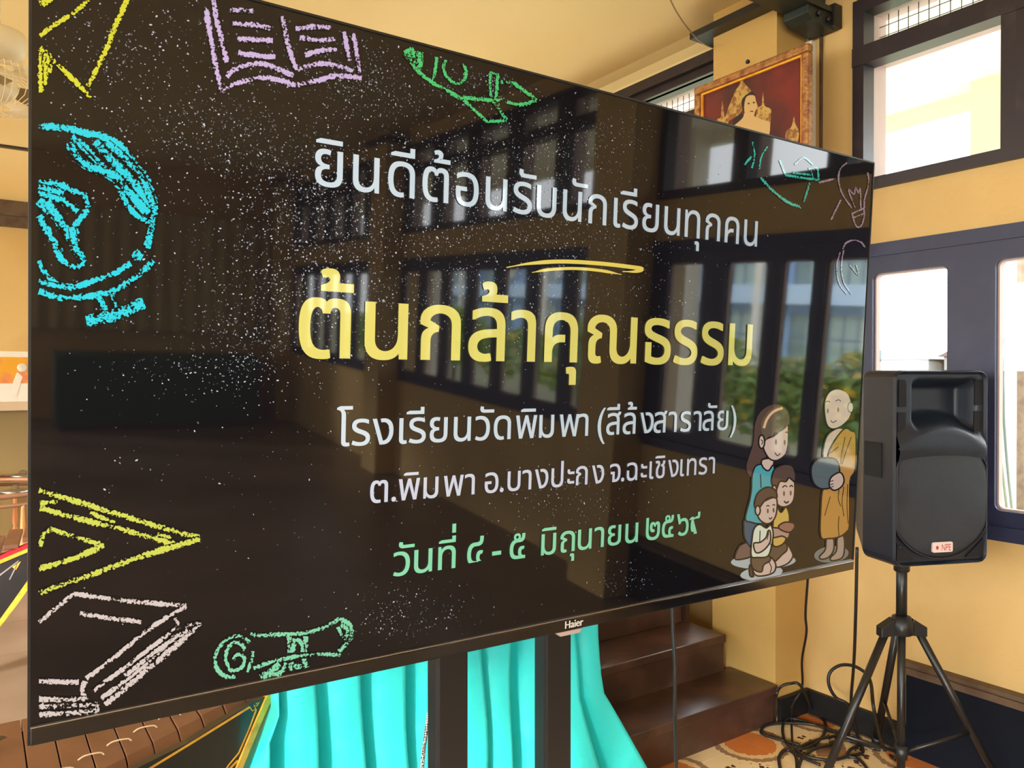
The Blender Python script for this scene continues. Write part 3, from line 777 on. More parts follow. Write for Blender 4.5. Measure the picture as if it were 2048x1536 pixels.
shape(a, [(430, 750), (450, 700), (560, 668), (598, 700), (598, 820), (572, 880), (512, 905), (462, 882), (442, 800)], SK)
shape(a, [(412, 680), (440, 595), (510, 562), (580, 572), (608, 640), (600, 700), (555, 668), (530, 700), (480, 700), (450, 770), (425, 745)], (88, 66, 54))
shape(a, ell(436, 768, 18, 38), SK)
for ex, ey in ((514, 796), (568, 792)): shape(a, ell(ex, ey, 8, 21), (110, 84, 70), False)
stroke(a, [(500, 748), (520, 732), (540, 742)], 2.4); stroke(a, [(558, 742), (574, 730), (586, 742)], 2.4); stroke(a, [(514, 856), (532, 872), (552, 858)], 3)
a.build('clip_art_figure', M_print, panel, 'kneeling boy in a yellow shirt holding a brown bowl')
a = ART(); a.d = -.0011
shape(a, [(245, 1370), (262, 1440), (268, 1466), (240, 1462), (232, 1400)], (84, 66, 54))
shape(a, [(262, 1310), (390, 1305), (440, 1350), (446, 1400), (420, 1440), (340, 1462), (280, 1452), (255, 1380)], SK)
shape(a, [(255, 1308), (388, 1300), (400, 1340), (350, 1372), (330, 1430), (262, 1400)], (100, 80, 62))
stroke(a, [(390, 1345), (412, 1395), (400, 1440)], 2)
shape(a, [(315, 1045), (272, 1080), (256, 1160), (248, 1298), (300, 1312), (382, 1302), (412, 1220), (426, 1120), (405, 1050), (370, 1075)], (214, 214, 190))
stroke(a, [(320, 1095), (318, 1150), (316, 1200)], 2)
shape(a, [(268, 1200), (320, 1190), (368, 1150), (384, 1098), (402, 1105), (400, 1190), (340, 1260), (285, 1272)], SK)
stroke(a, [(375, 1170), (386, 1130), (388, 1100)], 1.6); stroke(a, [(398, 1195), (420, 1225), (425, 1180)], 1.8)
shape(a, [(300, 900), (350, 860), (448, 830), (452, 950), (420, 1020), (372, 1040), (322, 1012), (300, 970)], SK)
shape(a, [(272, 880), (298, 795), (370, 745), (440, 765), (456, 830), (410, 825), (360, 850), (315, 910), (290, 930)], (84, 64, 54))
shape(a, ell(300, 932, 20, 38), SK)
for ex, ey in ((381, 936), (428, 930)): shape(a, ell(ex, ey, 8, 20), (104, 80, 66), False)
stroke(a, [(368, 900), (382, 892), (396, 900)], 2); stroke(a, [(418, 892), (430, 884), (440, 894)], 2); stroke(a, [(390, 990), (402, 1002), (416, 986)], 2.2)
a.build('clip_art_figure', M_print, panel, 'small kneeling boy in a cream shirt with pressed palms')
a = ART(); a.d = -.0003
shape(a, [(862, 1155), (915, 1160), (918, 1250), (880, 1310), (820, 1328), (804, 1305), (850, 1250)], (172, 148, 130))
shape(a, [(948, 1155), (1000, 1145), (1004, 1260), (980, 1320), (905, 1340), (892, 1315), (940, 1260)], (172, 148, 130))
shape(a, [(830, 505), (845, 380), (880, 310), (960, 265), (1010, 300), (950, 420), (870, 520)], SK)
shape(a, [(868, 505), (905, 400), (1000, 275), (1060, 290), (1098, 330), (1092, 600), (1050, 700), (1046, 1040), (1020, 1108), (960, 1148), (880, 1160), (812, 1140), (815, 900), (828, 770), (870, 690)], (190, 138, 66))
for ln in ([(905, 410), (880, 470), (955, 420)], [(1010, 340), (980, 480), (975, 560)], [(1060, 340), (1020, 450), (985, 560)], [(890, 820), (860, 920), (845, 975)], [(960, 760), (955, 840), (975, 900)], [(1000, 740), (985, 860), (1000, 980)], [(1030, 720), (1025, 900), (1035, 1040)], [(960, 980), (955, 1060), (960, 1140)]): stroke(a, ln, 1.6)
shape(a, [(745, 560), (800, 515), (900, 510), (950, 540), (965, 620), (950, 690), (900, 745), (820, 758), (760, 720), (735, 640)], (92, 102, 102))
shape(a, [(880, 712), (900, 660), (968, 625), (1000, 678), (985, 735), (930, 770), (890, 752)], SK); stroke(a, [(885, 700), (915, 690)], 1.6); stroke(a, [(882, 725), (915, 718)], 1.6); stroke(a, [(890, 745), (918, 738)], 1.6)
shape(a, [(845, 60), (880, -20), (950, -48), (1030, -10), (1060, 80), (1050, 170), (990, 240), (920, 272), (870, 250), (848, 170)], (214, 190, 168), w=1.5)
shape(a, ell(1052, 100, 22, 40), (214, 190, 168), w=1.2)
for ex, ey in ((868, 128), (952, 118)): shape(a, ell(ex, ey, 7, 20), (130, 104, 84), False)
stroke(a, [(850, 60), (868, 48), (885, 58)], 1.4); stroke(a, [(930, 50), (955, 38), (975, 52)], 1.4); stroke(a, [(890, 205), (910, 222), (938, 205)], 1.6)
a.build('clip_art_figure', M_print, panel, 'standing monk in an orange-brown robe holding a grey alms bowl')

# ------------------------------------------------------------------ television stand
ts_ = empty('television_stand', (.825, 1.24, 0), label='black two-post floor stand on casters carrying the television', cat='stand')
for x in (-.118, .122):
    MB().box(x - .033, x + .033, -.02, .02, .1, 1.55).build('post', M_blackmetal, ts_, bevel=.006)
    MB().box(x - .02, x + .02, -.062, -.02, 1.0, 1.5).build('hook_plate', M_blackmetal, ts_)
MB().box(-.45, .45, -.03, .03, .07, .11).build('base_rail', M_blackmetal, ts_, bevel=.004)
for x in (-.44, .44):
    MB().box(x - .03, x + .03, -.3, .3, .065, .10).build('foot', M_blackmetal, ts_, bevel=.004)
    for y in (-.27, .27):
        MB().lathe([(.02, -.012), (.032, -.010), (.032, .010), (.02, .012)], (x, y, .032), (1, 0, 0), 16).build('caster', M_blackmetal, ts_)
for z in (1.1, 1.4): MB().box(-.2, .2, -.055, -.02, z, z + .04).build('mount_plate', M_blackmetal, ts_)

# ------------------------------------------------------------------ turquoise pleated skirt (knife pleats on a table edge)
YS = 1.80
def skirt_x(px): return onplane(px, 1400, (0, YS, 0), Vector((0, 1, 0))).x
folds = [skirt_x(p) for p in (535, 627, 717, 803, 884, 957, 1023, 1088, 1142)]
xr = skirt_x(1193)
mb = MB(); prof = []
allx = [.49] + folds + [xr]
for i in range(len(allx) - 1):
    x0, x1 = allx[i], allx[i + 1]; wd = x1 - x0
    # from recess behind previous fold out to the proud edge
    for k, (fx, fy) in enumerate([(.0, .080), (.05, .082), (.18, .080), (.30, .050), (.42, .012), (.70, 0), (.90, -.006), (.975, -.007), (1.0, .012)]):
        prof.append((x0 + wd * fx, fy, i, fx))
rows = 14; ztop = .80; vs = []; rr = random.Random(5); ph = [rr.uniform(-1, 1) for _ in range(40)]
for r in range(rows + 1):
    z = ztop - (ztop - .02) * r / rows; d = (ztop - z) / ztop
    for (x, y, i, fx) in prof:
        amp = .45 + .95 * d
        xx = x + .028 * d * ph[i] * fx + .006 * math.sin(9 * z + i * 2.1) * d
        # the last panels swing out to the right
        q = max(0, (x - folds[-2]) / (xr - folds[-2])); z_k = .42
        if z < z_k: xx += q * (z_k - z) * .62
        yy = YS + y * amp + .006 * math.sin(14 * z + i * 1.7 + fx * 3) - .03 * d
        xx = max(xx, .572 - max(0, .57 - z) * .55)
        vs.append((xx, yy, z))
n = len(prof)
mb.add(vs, [(r * n + k, r * n + k + 1, (r + 1) * n + k + 1, (r + 1) * n + k) for r in range(rows) for k in range(n - 1)], True)
sk = mb.build('table_skirt', M_satin, label='turquoise satin pleated skirt hanging behind the television stand', cat='cloth')
so = sk.modifiers.new('solid', 'SOLIDIFY'); so.thickness = .0015
tb = empty('draped_table', (0, 0, 0), label='wooden table hidden behind the turquoise satin skirt', cat='table')
MB().box(.62, 1.45, YS + .06, 2.4, .775, .80).build('tabletop', M_wood, tb)
for x in (.65, 1.42):
    for y in (YS + .12, 2.36): MB().box(x - .02, x + .02, y - .02, y + .02, 0, .775).build('leg', M_wood, tb)

# ------------------------------------------------------------------ cables
def cable(name, pts, r, label, m=M_cord, sub=6, cat='cable'):
    return tag(MB().tube(catmull(pts, sub), r, 8).build(name, m), label, cat)
m, N, L, b = nodes('braided_checker')
tc = N.new('ShaderNodeTexCoord'); mp = N.new('ShaderNodeMapping'); ck = N.new('ShaderNodeTexChecker'); ck.inputs['Scale'].default_value = 330
mp.inputs['Rotation'].default_value = (.6, .6, .78)
ck.inputs['Color1'].default_value = (.75, .72, .68, 1); ck.inputs['Color2'].default_value = (.01, .01, .01, 1)
L.new(tc.outputs['Object'], mp.inputs[0]); L.new(mp.outputs[0], ck.inputs['Vector']); L.new(ck.outputs['Color'], b.inputs['Base Color'])
cable('braided_cord', [P(880, 1290, 1.42), P(876, 1316, 1.42), P(862, 1400, 1.43), P(850, 1480, 1.44), P(843, 1560, 1.46), onz(838, 1700, .02) * 1.0], .0036, 'black and white braided cord hanging beside the left post of the stand', m)
cable('power_cable', [P(1344, 1190, 1.75), P(1346, 1260, 1.75), P(1350, 1330, 1.75), P(1350, 1420, 1.76), P(1352, 1500, 1.78), P(1353, 1600, 1.8), P(1356, 1900, 1.82)], .0042, 'thin black cable hanging in front of the brown steps')
cable('power_cable', [P(1618, 1120, 2.55), P(1615, 1165, 2.62), P(1611, 1230, 2.7), P(1613, 1265, 2.75), P(1604, 1320, 2.85), P(1604, 1375, 2.95), P(1585, 1410, 2.98), onz(1583, 1440, .01), onz(1585, 1500, .01)], .0042, 'thin black cable hanging down to the wall corner and the coils')
cable('power_cable', [P(1714, 1095, 2.5), P(1713, 1160, 2.52), P(1711, 1240, 2.56), P(1708, 1320, 2.65), P(1703, 1385, 2.75), onz(1696, 1472, .01), onz(1660, 1485, .01)], .0052, 'black speaker cable dropping beside the tripod to the floor')
Zc = .008
def fp(x, y, z=Zc): return onz(x, y, z)
cable('coiled_cable', [fp(1790, 1518), fp(1768, 1498), P(1748, 1420, 2.66), P(1740, 1360, 2.78), P(1715, 1335, 2.8), P(1683, 1330, 2.8), P(1660, 1345, 2.8), P(1658, 1370, 2.8), P(1672, 1395, 2.8), P(1700, 1415, 2.8), fp(1720, 1482), fp(1760, 1500),
      fp(1700, 1478), fp(1640, 1452), fp(1580, 1446), fp(1535, 1450), fp(1522, 1465), fp(1545, 1475), fp(1570, 1482), fp(1600, 1490)], .0058, 'black cable looping up against the wall behind the tripod')
cable('coiled_cable', [fp(1549, 1440), P(1552, 1395, 2.8), P(1560, 1375, 2.8), P(1580, 1367, 2.8), P(1602, 1372, 2.8), fp(1625, 1420), fp(1650, 1445), fp(1647, 1470), fp(1625, 1490), fp(1595, 1498), fp(1572, 1485), fp(1565, 1460), fp(1572, 1440), fp(1600, 1440), fp(1680, 1468), fp(1750, 1498)], .0055, 'black cable arched over the end of the lowest step')
cable('coiled_cable', [fp(1562, 1545), fp(1558, 1515), fp(1572, 1500), fp(1590, 1510), fp(1594, 1540), fp(1588, 1600), fp(1600, 1525), fp(1625, 1500), fp(1660, 1490), fp(1690, 1480), fp(1720, 1490), fp(1725, 1505), fp(1700, 1512), fp(1660, 1520), fp(1610, 1512), fp(1592, 1500)], .0058, 'black cable coil nearest the camera on the patterned tiles')
cable('coiled_cable', [fp(1640, 1530), fp(1600, 1512), fp(1590, 1500), fp(1640, 1478), fp(1700, 1470), fp(1725, 1484), fp(1700, 1500), fp(1697, 1512), fp(1720, 1520), fp(1750, 1560)], .0055, 'black cable tangled under the left tripod leg')

# ------------------------------------------------------------------ speaker on its tripod
TS = 2.36
fl_ = P(1790, 1137, TS); fr_ = P(1976, 1127, TS * 1.03); fr_.z = fl_.z
U_ = (fr_ - fl_); SW = U_.length; U_.normalize(); NB = Vector((-U_.y, U_.x, 0))     # NB points away from the camera
if NB.dot(FWD) < 0: NB = -NB
SH = P(1790, 740, TS).z - fl_.z
o0 = fl_ + U_ * SW / 2
Msp = Matrix(((U_.x, NB.x, 0, o0.x), (U_.y, NB.y, 0, o0.y), (0, 0, 1, o0.z), (0, 0, 0, 1)))
spk = empty('loudspeaker', mat=Msp, label='black moulded loudspeaker with round grille on the tripod by the window', cat='speaker')
hw = SW / 2; DP = .30
def rr2(hw_, z0, z1, r, y, n=5, cx_=0):
    pts = []
    for sx_, sz_, a0 in ((1, 1, 0), (-1, 1, 90), (-1, -1, 180), (1, -1, 270)):
        for k in range(n + 1):
            an = math.radians(a0 + 90 * k / n)
            pts.append((cx_ + (hw_ - r) * sx_ + r * math.cos(an), y, ((z1 if sz_ > 0 else z0) - r * sz_) + r * math.sin(an)))
    return pts
loops = [rr2(hw - .010, .012, SH - .012, .020, .012), rr2(hw - .003, .004, SH - .004, .028, .000), rr2(hw, 0, SH, .030, .012), rr2(hw, 0, SH, .030, .15), rr2(hw - .035, .015, SH - .01, .030, .21, cx_=.0), rr2(hw - .085, .04, SH - .04, .03, DP)]
vs = [p for l in loops for p in l]; n = len(loops[0])
fs = [(i * n + k, i * n + (k + 1) % n, (i + 1) * n + (k + 1) % n, (i + 1) * n + k) for i in range(len(loops) - 1) for k in range(n)]
fs += [tuple(range((len(loops) - 1) * n, len(loops) * n))]
MB().add(vs, fs, False).build('cabinet', M_speaker, spk, bevel=.002)
# front baffle as a height field: horn recess, hood over the woofer
GC = (-.002, .205)       # grille centre (x, z), radius
GR = .186 * SH / .6
mb = MB(); nx, nz_ = 64, 96
def sstep(a_, b_, x): t = max(0, min(1, (x - a_) / (b_ - a_))); return t * t * (3 - 2 * t)
zs = SH / .585
def baffle(x, z):
    d = .012
    xx = x / hw; zz = z / SH          # -1..1, 0..1
    rg = math.hypot(x - GC[0], z - GC[1] * zs)
    horn = sstep(-.62, -.42, xx) * (1 - sstep(.62, .84, xx)) * sstep(.60, .72, zz + .06 * (1 - sstep(-.6, .2, xx)) * 0) * (1 - sstep(.90, .97, zz))
    hood = 1 - sstep(GR * 1.08, GR * 1.40, rg)
    dep = d + .060 * horn * (1 - sstep(0, 1, 1 - min(1, max(0, (rg - GR * 1.12) / (GR * .35)))))
    dep -= .022 * hood * sstep(.45, .62, zz) * (1 - sstep(.80, .9, zz))
    if zz < .12 and rg > GR * 1.02: dep += .03 * sstep(.12, .08, zz) if False else 0
    return dep
vs = []
for j in range(nz_ + 1):
    for i in range(nx + 1):
        x = (-1 + 2 * i / nx) * (hw - .011); z = .013 + (SH - .026) * j / nz_
        vs.append((x, baffle(x, z), z))
mb.add(vs, [(j * (nx + 1) + i, (j + 1) * (nx + 1) + i, (j + 1) * (nx + 1) + i + 1, j * (nx + 1) + i + 1) for j in range(nz_) for i in range(nx)], True)
mb.build('baffle', M_speaker, spk)
# grille: disc clipped at the cabinet sides, slightly domed
mb = MB(); vs = []; R_ = [0, .3, .6, .85, .96, 1.0, 1.0]; D_ = [-.004, -.0035, -.002, .000, .002, .006, .014]
nn = 72
for r_, d_ in zip(R_, D_):
    for k in range(nn):
        an = 2 * math.pi * k / nn; x = GC[0] + GR * r_ * math.cos(an); x = max(-hw + .007, min(hw - .007, x))
        vs.append((x, d_ - .003, GC[1] * zs + GR * r_ * math.sin(an)))
mb.add(vs, [(i * nn + k, i * nn + (k + 1) % nn, (i + 1) * nn + (k + 1) % nn, (i + 1) * nn + k) for i in range(len(R_) - 1) for k in range(nn)], True)
mb.build('grille', M_grille, spk)
# rim of the grille
rim = []
for k in range(61):
    an = math.radians(0 + 360 * k / 60); x = max(-hw + .006, min(hw - .006, GC[0] + GR * 1.012 * math.cos(an))); rim.append((x, .0, GC[1] * zs + GR * 1.012 * math.sin(an)))
MB().tube(rim, .0024, 6, cap=False).build('grille_rim', M_black, spk)
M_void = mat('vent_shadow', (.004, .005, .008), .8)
def sx(px): return (px - 1883) / (1976 - 1790) * SW
def sz(py): return (1132 - py) / (1132 - 745) * SH
for name_, xs, ys in (('vent', (1800, 1815), (764, 817)), ('vent', (1799, 1814), (828, 884)), ('vent', (1952, 1967), (764, 815)), ('vent', (1951, 1966), (827, 882))):
    x0, x1 = sx(xs[0]), sx(xs[1]); z0, z1 = sz(ys[1]), sz(ys[0]); c_ = .006
    if ys[0] > 800: pts = [(x0, z0 + (.012 if xs[0] > 1900 else 0)), (x0 + (.006 if xs[0] > 1900 else 0), z0), (x1 - (.006 if xs[0] < 1900 else 0), z0), (x1, z0 + (.014 if xs[0] < 1900 else 0)), (x1, z1), (x0, z1)]
    else: pts = [(x0, z0), (x1, z0), (x1, z1 - (.01 if xs[0] < 1900 else 0)), (x1 - .005, z1), (x0 + .003, z1), (x0, z1 - .006)]
    MB().prism([(x, .0085, z) for x, z in pts], (0, .004, 0)).build('vent', M_void, spk)
for sgn in (-1, 1):
    MB().prism([(sgn * (hw - .012), .0075, .075), (sgn * (hw - .012), .0075, .02), (sgn * (hw - .075), .0075, .02)], (0, .004, 0)).build('port', M_void, spk)
for x, z in ((-.152, .352), (.152, .355), (-.150, .062), (.152, .062)):
    MB().lathe([(.004, 0), (.004, .003), (.0015, .004)], (x / .165 * hw, -.001, z / .585 * SH), (0, -1, 0), 10).build('screw', M_black, spk)
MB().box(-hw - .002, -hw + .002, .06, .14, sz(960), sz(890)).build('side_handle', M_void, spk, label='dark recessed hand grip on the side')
bd = MB().prism([(x, -.0085, z) for x, _, z in rr2((1900 - 1860) / 372 * SW, sz(1104), sz(1084), .005, 0, cx_=sx(1880))], (0, .006, 0)).build('badge', mat('badge_white', (.85, .72, .70), .3), spk, label='white badge with red NPE lettering')
vs, fs = mesh_of('NPE'); w_ = max(v[0] for v in vs); h_ = max(v[1] for v in vs); M_redp = mat('badge_red', (.55, .03, .03), .4)
MB().add([(sx(1877) + x / w_ * (sx(1896) - sx(1877)), -.0088, sz(1101) + y / h_ * (sz(1088) - sz(1101))) for x, y in vs], fs).build('badge_lettering', M_redp, bd)
MB().prism([(sx(1869) + .0045 * math.cos(k * .524), -.0088, sz(1094.5) + .006 * math.sin(k * .524)) for k in range(12)], (0, .0002, 0)).build('badge_emblem', M_redp, bd)

TP = P(1803, 1240, 2.50); TPz = TP.z
tri = empty('speaker_tripod', (TP.x, TP.y, 0), label='black steel tripod stand carrying the loudspeaker', cat='stand')
MB().tube([(0, 0, .06), (0, 0, TPz)], .0125, 14).build('lower_tube', M_blackmetal, tri)
MB().tube([(0, 0, TPz - .02), (0, 0, fl_.z + .03)], .0165, 14).build('pole', M_blackmetal, tri)
MB().lathe([(.02, 0), (.024, .004), (.024, .03), (.034, .034), (.034, .043)], (0, 0, fl_.z - .043), (0, 0, 1), 16).build('top_collar', M_black, tri)
MB().lathe([(.030, -.045), (.036, -.04), (.036, -.01), (.028, .012), (.020, .016)], (0, 0, TPz), (0, 0, 1), 18).build('hub', M_black, tri)
MB().lathe([(.02, -.02), (.022, 0), (.02, .02)], (0, 0, .16), (0, 0, 1), 14).build('lower_collar', M_black, tri)
fL = P(1627, 1600, 2.45); fL.z = 0.012; fL = onz(1628, 1603, .012)
fR = onz(2012, 1592, .012); fB = onz(1752, 1484, .012)
base_v = Vector((TP.x, TP.y, 0))
for fpt in (fL, fR, fB):
    d = (fpt - base_v); hd = Vector((d.x, d.y, 0)).normalized()
    top = hd * .045 + Vector((0, 0, TPz - .02)); bot = Vector((d.x, d.y, .012))
    lg = MB().tube([top, bot], .0125, 10).build('leg', M_blackmetal, tri)
    MB().tube([bot - (bot - top).normalized() * .03, bot + Vector((0, 0, -.0))], .016, 10).build('rubber_foot', M_black, lg)
    q = hd.cross(Vector((0, 0, 1)))
    MB().prism([hd * .02 + q * .017 + Vector((0, 0, TPz - .045)), hd * .075 + q * .017 + Vector((0, 0, TPz - .05)), hd * .075 + q * .017 + Vector((0, 0, TPz - .02)), hd * .03 + q * .017 + Vector((0, 0, TPz + .008))], q * -.034).build('hinge', M_black, tri, bevel=.002)
    mid = top.lerp(bot, .62)
    MB().tube([mid, Vector((0, 0, .16)) + hd * .015], .006, 8).build('brace', M_blackmetal, tri)

# ------------------------------------------------------------------ portrait on the column
XP = 2.552
def pp(x, y, dx=0): return onplane(x, y, (XP + dx, 0, 0), Vector((1, 0, 0)))
a1, a2 = pp(1387, 172), pp(1616, 88)
PY0, PY1 = a2.y, a1.y; PZ1 = (a1.z + a2.z) / 2; PZ0 = PZ1 - .78
def to_plane(x, y):
    q = pp(x, y); return q.y, q.z
pic = empty('framed_portrait', (0, 0, 0), label='gold framed crimson picture with a golden ornate throne portrait hung on the ochre column', cat='picture')
fwid = .032
M_frame = mat('carved_gilt_frame', (.48, .24, .07), .35, metal=.3, noise=((.25, .08, .04), 40, .4, .65), bump=.5, bscale=90)
for y0, y1, z0, z1 in ((PY0, PY1, PZ1 - fwid, PZ1), (PY0, PY1, PZ0, PZ0 + fwid), (PY0, PY0 + fwid, PZ0 + fwid, PZ1 - fwid), (PY1 - fwid, PY1, PZ0 + fwid, PZ1 - fwid)):
    MB().box(XP, XP + .035, y0, y1, z0, z1).build('frame_rail', M_frame, pic, bevel=.008)
inn = MB()
for y0, y1, z0, z1 in ((PY0 + fwid, PY1 - fwid, PZ1 - fwid - .008, PZ1 - fwid), (PY0 + fwid, PY0 + fwid + .008, PZ0 + fwid, PZ1 - fwid - .008), (PY1 - fwid - .008, PY1 - fwid, PZ0 + fwid, PZ1 - fwid - .008), (PY0 + fwid, PY1 - fwid, PZ0 + fwid, PZ0 + fwid + .008)):
    inn.box(XP + .012, XP + .03, y0, y1, z0, z1)
inn.build('gold_fillet', M_gold, pic)
M_crim = mat('crimson_print', (.20, .015, .022), .25, noise=((.055, .008, .02), 4, .35, .65), coat=.4)
MB().box(XP + .022, XP + .03, PY0 + .02, PY1 - .02, PZ0 + .02, PZ1 - .02).build('picture', M_crim, pic)
M_pgold = mat('gold_print', (.55, .36, .10), .4, noise=((.25, .10, .03), 55, .45, .6)); M_pskin = mat('face_print', (.62, .42, .18), .4); M_phair = mat('hair_print', (.015, .008, .012), .4)
dcount = [0]
def pshape(name, pts, m, smooth=True, org=(1360, 80), sc=7.314):
    dcount[0] += 1
    q = [to_plane(x / sc + org[0], y / sc + org[1]) for x, y in pts]; q = [Vector((XP + .0215 - dcount[0] * .0001, y, z)) for y, z in q]
    if smooth: q = catmull(q, 4, True)
    MB().prism(q, (.0003, 0, 0)).build(name, m, pic)
pshape('gilt_ornament', [(600, 1200), (560, 1240), (640, 1040), (660, 960), (720, 820), (760, 720), (820, 640), (850, 530), (880, 600), (930, 660), (985, 720), (950, 760), (880, 850), (860, 1000), (780, 1100)], M_pgold)
pshape('gilt_ornament', [(460, 1200), (500, 1140), (545, 1110), (560, 900), (570, 880), (585, 960), (600, 1110), (660, 1180), (600, 1250), (520, 1240)], M_pgold)
pshape('gilt_ornament', [(1060, 1150), (1080, 980), (1140, 940), (1155, 780), (1168, 760), (1185, 940), (1270, 990), (1280, 1080), (1240, 1380), (1100, 1380)], M_pgold)
pshape('gilt_ornament', [(1500, 1480), (1500, 1330), (1580, 1250), (1615, 1110), (1640, 1220), (1690, 1320), (1670, 1470), (1600, 1520)], M_pgold)
pshape('figure_clothing', [(700, 1250), (860, 1080), (930, 1060), (1040, 1100), (1150, 1150), (1260, 1200), (1240, 1400), (1100, 1420), (850, 1330)], M_pskin)
pshape('chair_back', [(720, 1240), (740, 1150), (820, 1080), (880, 1060), (870, 1120), (800, 1190)], M_phair)
pshape('figure_hair', [(850, 930), (860, 850), (930, 780), (1000, 750), (1050, 790), (1060, 860), (960, 850), (900, 960), (870, 980)], M_phair)
pshape('figure_face', [(890, 960), (910, 840), (960, 795), (1040, 800), (1062, 880), (1085, 960), (1050, 1030), (1020, 1120), (940, 1130), (900, 1060)], M_pskin)
for ex, ey in ((955, 915), (1030, 900)): pshape('figure_eye', ell(ex, ey, 16, 12, 8), M_phair)
pshape('figure_mouth', ell(1000, 1028, 28, 8, 8), M_crim)
tag(MB().lathe([(.007, 0), (.009, .008), (.004, .012)], pp(1497, 124, .048), (-1, 0, 0), 10).build('picture_nail', M_black), 'small dark nail head above the framed portrait on the column', 'nail')

# ------------------------------------------------------------------ near xylophone (wooden bars on a black and gold boat-shaped body)
xy = empty('wooden_xylophone', (.3, 1.75, 0), label='large wooden bar xylophone with black and gold body under the left end of the television', cat='instrument')
ox, oy = .3, 1.75
ZB = .60
gx = [.08 + .0545 * k for k in range(-9, 11)]
for k in range(len(gx) - 1):
    x0, x1 = gx[k] + .0012, gx[k + 1] - .0012; xm = (x0 + x1) / 2
    def ye(x): return 1.66 + (x - .24) * .60
    yf = 2.03 + max(0, xm - .1) * .12
    if yf - ye(xm) < .1: continue
    ys_ = [(ye(x0), ye(x1))]
    z = ZB + (.012 * ((xm - .1) / .4) ** 2 if xm > .1 else .03 * ((xm - .1) / .5) ** 2)
    vs = []
    for (fr, dz, th) in ((0, -.018, .004), (.045, 0, .022), (None, 0, .022)):
        for xq in (x0, x1):
            yq = ye(xm) + (0 if fr is None else fr) if fr is not None else yf
            yq += (ye(xq) - ye(xm)) if fr is not None else 0
            vs.append((xq - ox, yq - oy, z + dz)); vs.append((xq - ox, yq - oy, z - .022))
    # order: per station (x0 top, x0 bot, x1 top, x1 bot)
    fs = [(0, 2, 3, 1), (8, 9, 11, 10)]
    for s_ in (0, 4): fs += [(s_, s_ + 4, s_ + 6, s_ + 2), (s_ + 1, s_ + 3, s_ + 7, s_ + 5), (s_, s_ + 1, s_ + 5, s_ + 4), (s_ + 2, s_ + 6, s_ + 7, s_ + 3)]
    MB().add(vs, fs).build('bar', M_bar, xy, bevel=.0015)
    yc = ye(x0) + .115
    MB().tube(catmull([(x0 - .026 - ox, yc + .004 - oy, z - .001), (x0 - .014 - ox, yc + .001 - oy, z + .006), (x0 + .012 - ox, yc - .001 - oy, z + .006), (x0 + .020 - ox, yc - .002 - oy, z - .001)], 3), .0017, 6).build('tie_cord', M_tan, xy)
# side board below the bar ends
A_ = Vector((.20, 1.612, 0)); B_ = Vector((.60, 1.862, 0)); dd = (B_ - A_).normalized(); nn_ = Vector((dd.y, -dd.x, 0))
def sp_pt(x, y, out=0):
    return onplane(x, y, A_ + nn_ * out, nn_) - Vector((ox, oy, 0))
body = [sp_pt(-150, 1770), sp_pt(240, 1553), sp_pt(380, 1484), sp_pt(500, 1408), sp_pt(545, 1386), sp_pt(512, 1460), sp_pt(480, 1540), sp_pt(430, 1640), sp_pt(330, 1800), sp_pt(-150, 2300)]
MB().prism(body, nn_ * -.018).build('side_board', M_lacq, xy)
MB().prism([p + Vector((-nn_.x * .36 - dd.x * .05, -nn_.y * .36 - dd.y * .05, 0)) for p in body], nn_ * -.018).build('side_board', M_lacq, xy)
bandp = [(545, 1386), (512, 1462), (480, 1540), (430, 1640), (330, 1800)]
for i in range(len(bandp) - 1):
    pass
mb = MB(); o1 = [sp_pt(x + 5, y, .004) for x, y in bandp]; o2 = [sp_pt(x - 9, y + 1, .004) for x, y in bandp]
mb.prism(o1 + o2[::-1], nn_ * -.045); mb.build('gold_edge', M_gold, xy, bevel=.002)
def inlay(par, pts, w, ptf, m=M_gold, off=.001):
    pts = [Vector((x, y, 0)) for x, y in pts]; L_, R_ = [], []
    for i, p in enumerate(pts):
        t = pts[min(i + 1, len(pts) - 1)] - pts[max(i - 1, 0)]; t.normalize(); q = Vector((-t.y, t.x, 0)) * w / 2
        L_.append(ptf(p.x + q.x, p.y + q.y, off)); R_.append(ptf(p.x - q.x, p.y - q.y, off))
    mb = MB(); mb.prism(L_ + R_[::-1], (L_[0] - ptf(pts[0].x, pts[0].y, off)) * 0 + nn_ * -.0012)
    return mb.build('gold_inlay', m, par)
inlay(xy, [(220, 1580), (302, 1536), (400, 1476), (500, 1414)], 4.0, sp_pt)
inlay(xy, [(513, 1419), (500, 1455), (478, 1506), (458, 1530), (440, 1560)], 2.4, sp_pt)
inlay(xy, [(500, 1414), (505, 1422), (512, 1418), (508, 1410), (514, 1412), (519, 1404), (512, 1408)], 1.8, sp_pt)
inlay(xy, [(476, 1521), (464, 1533), (450, 1550)], 4.0, sp_pt)
MB().box(-.32, .12, -.15, .2, .0, .06).build('pedestal', M_lacq, xy)
MB().box(-.14, -.02, -.06, .1, .06, .58).build('pedestal', M_lacq, xy)

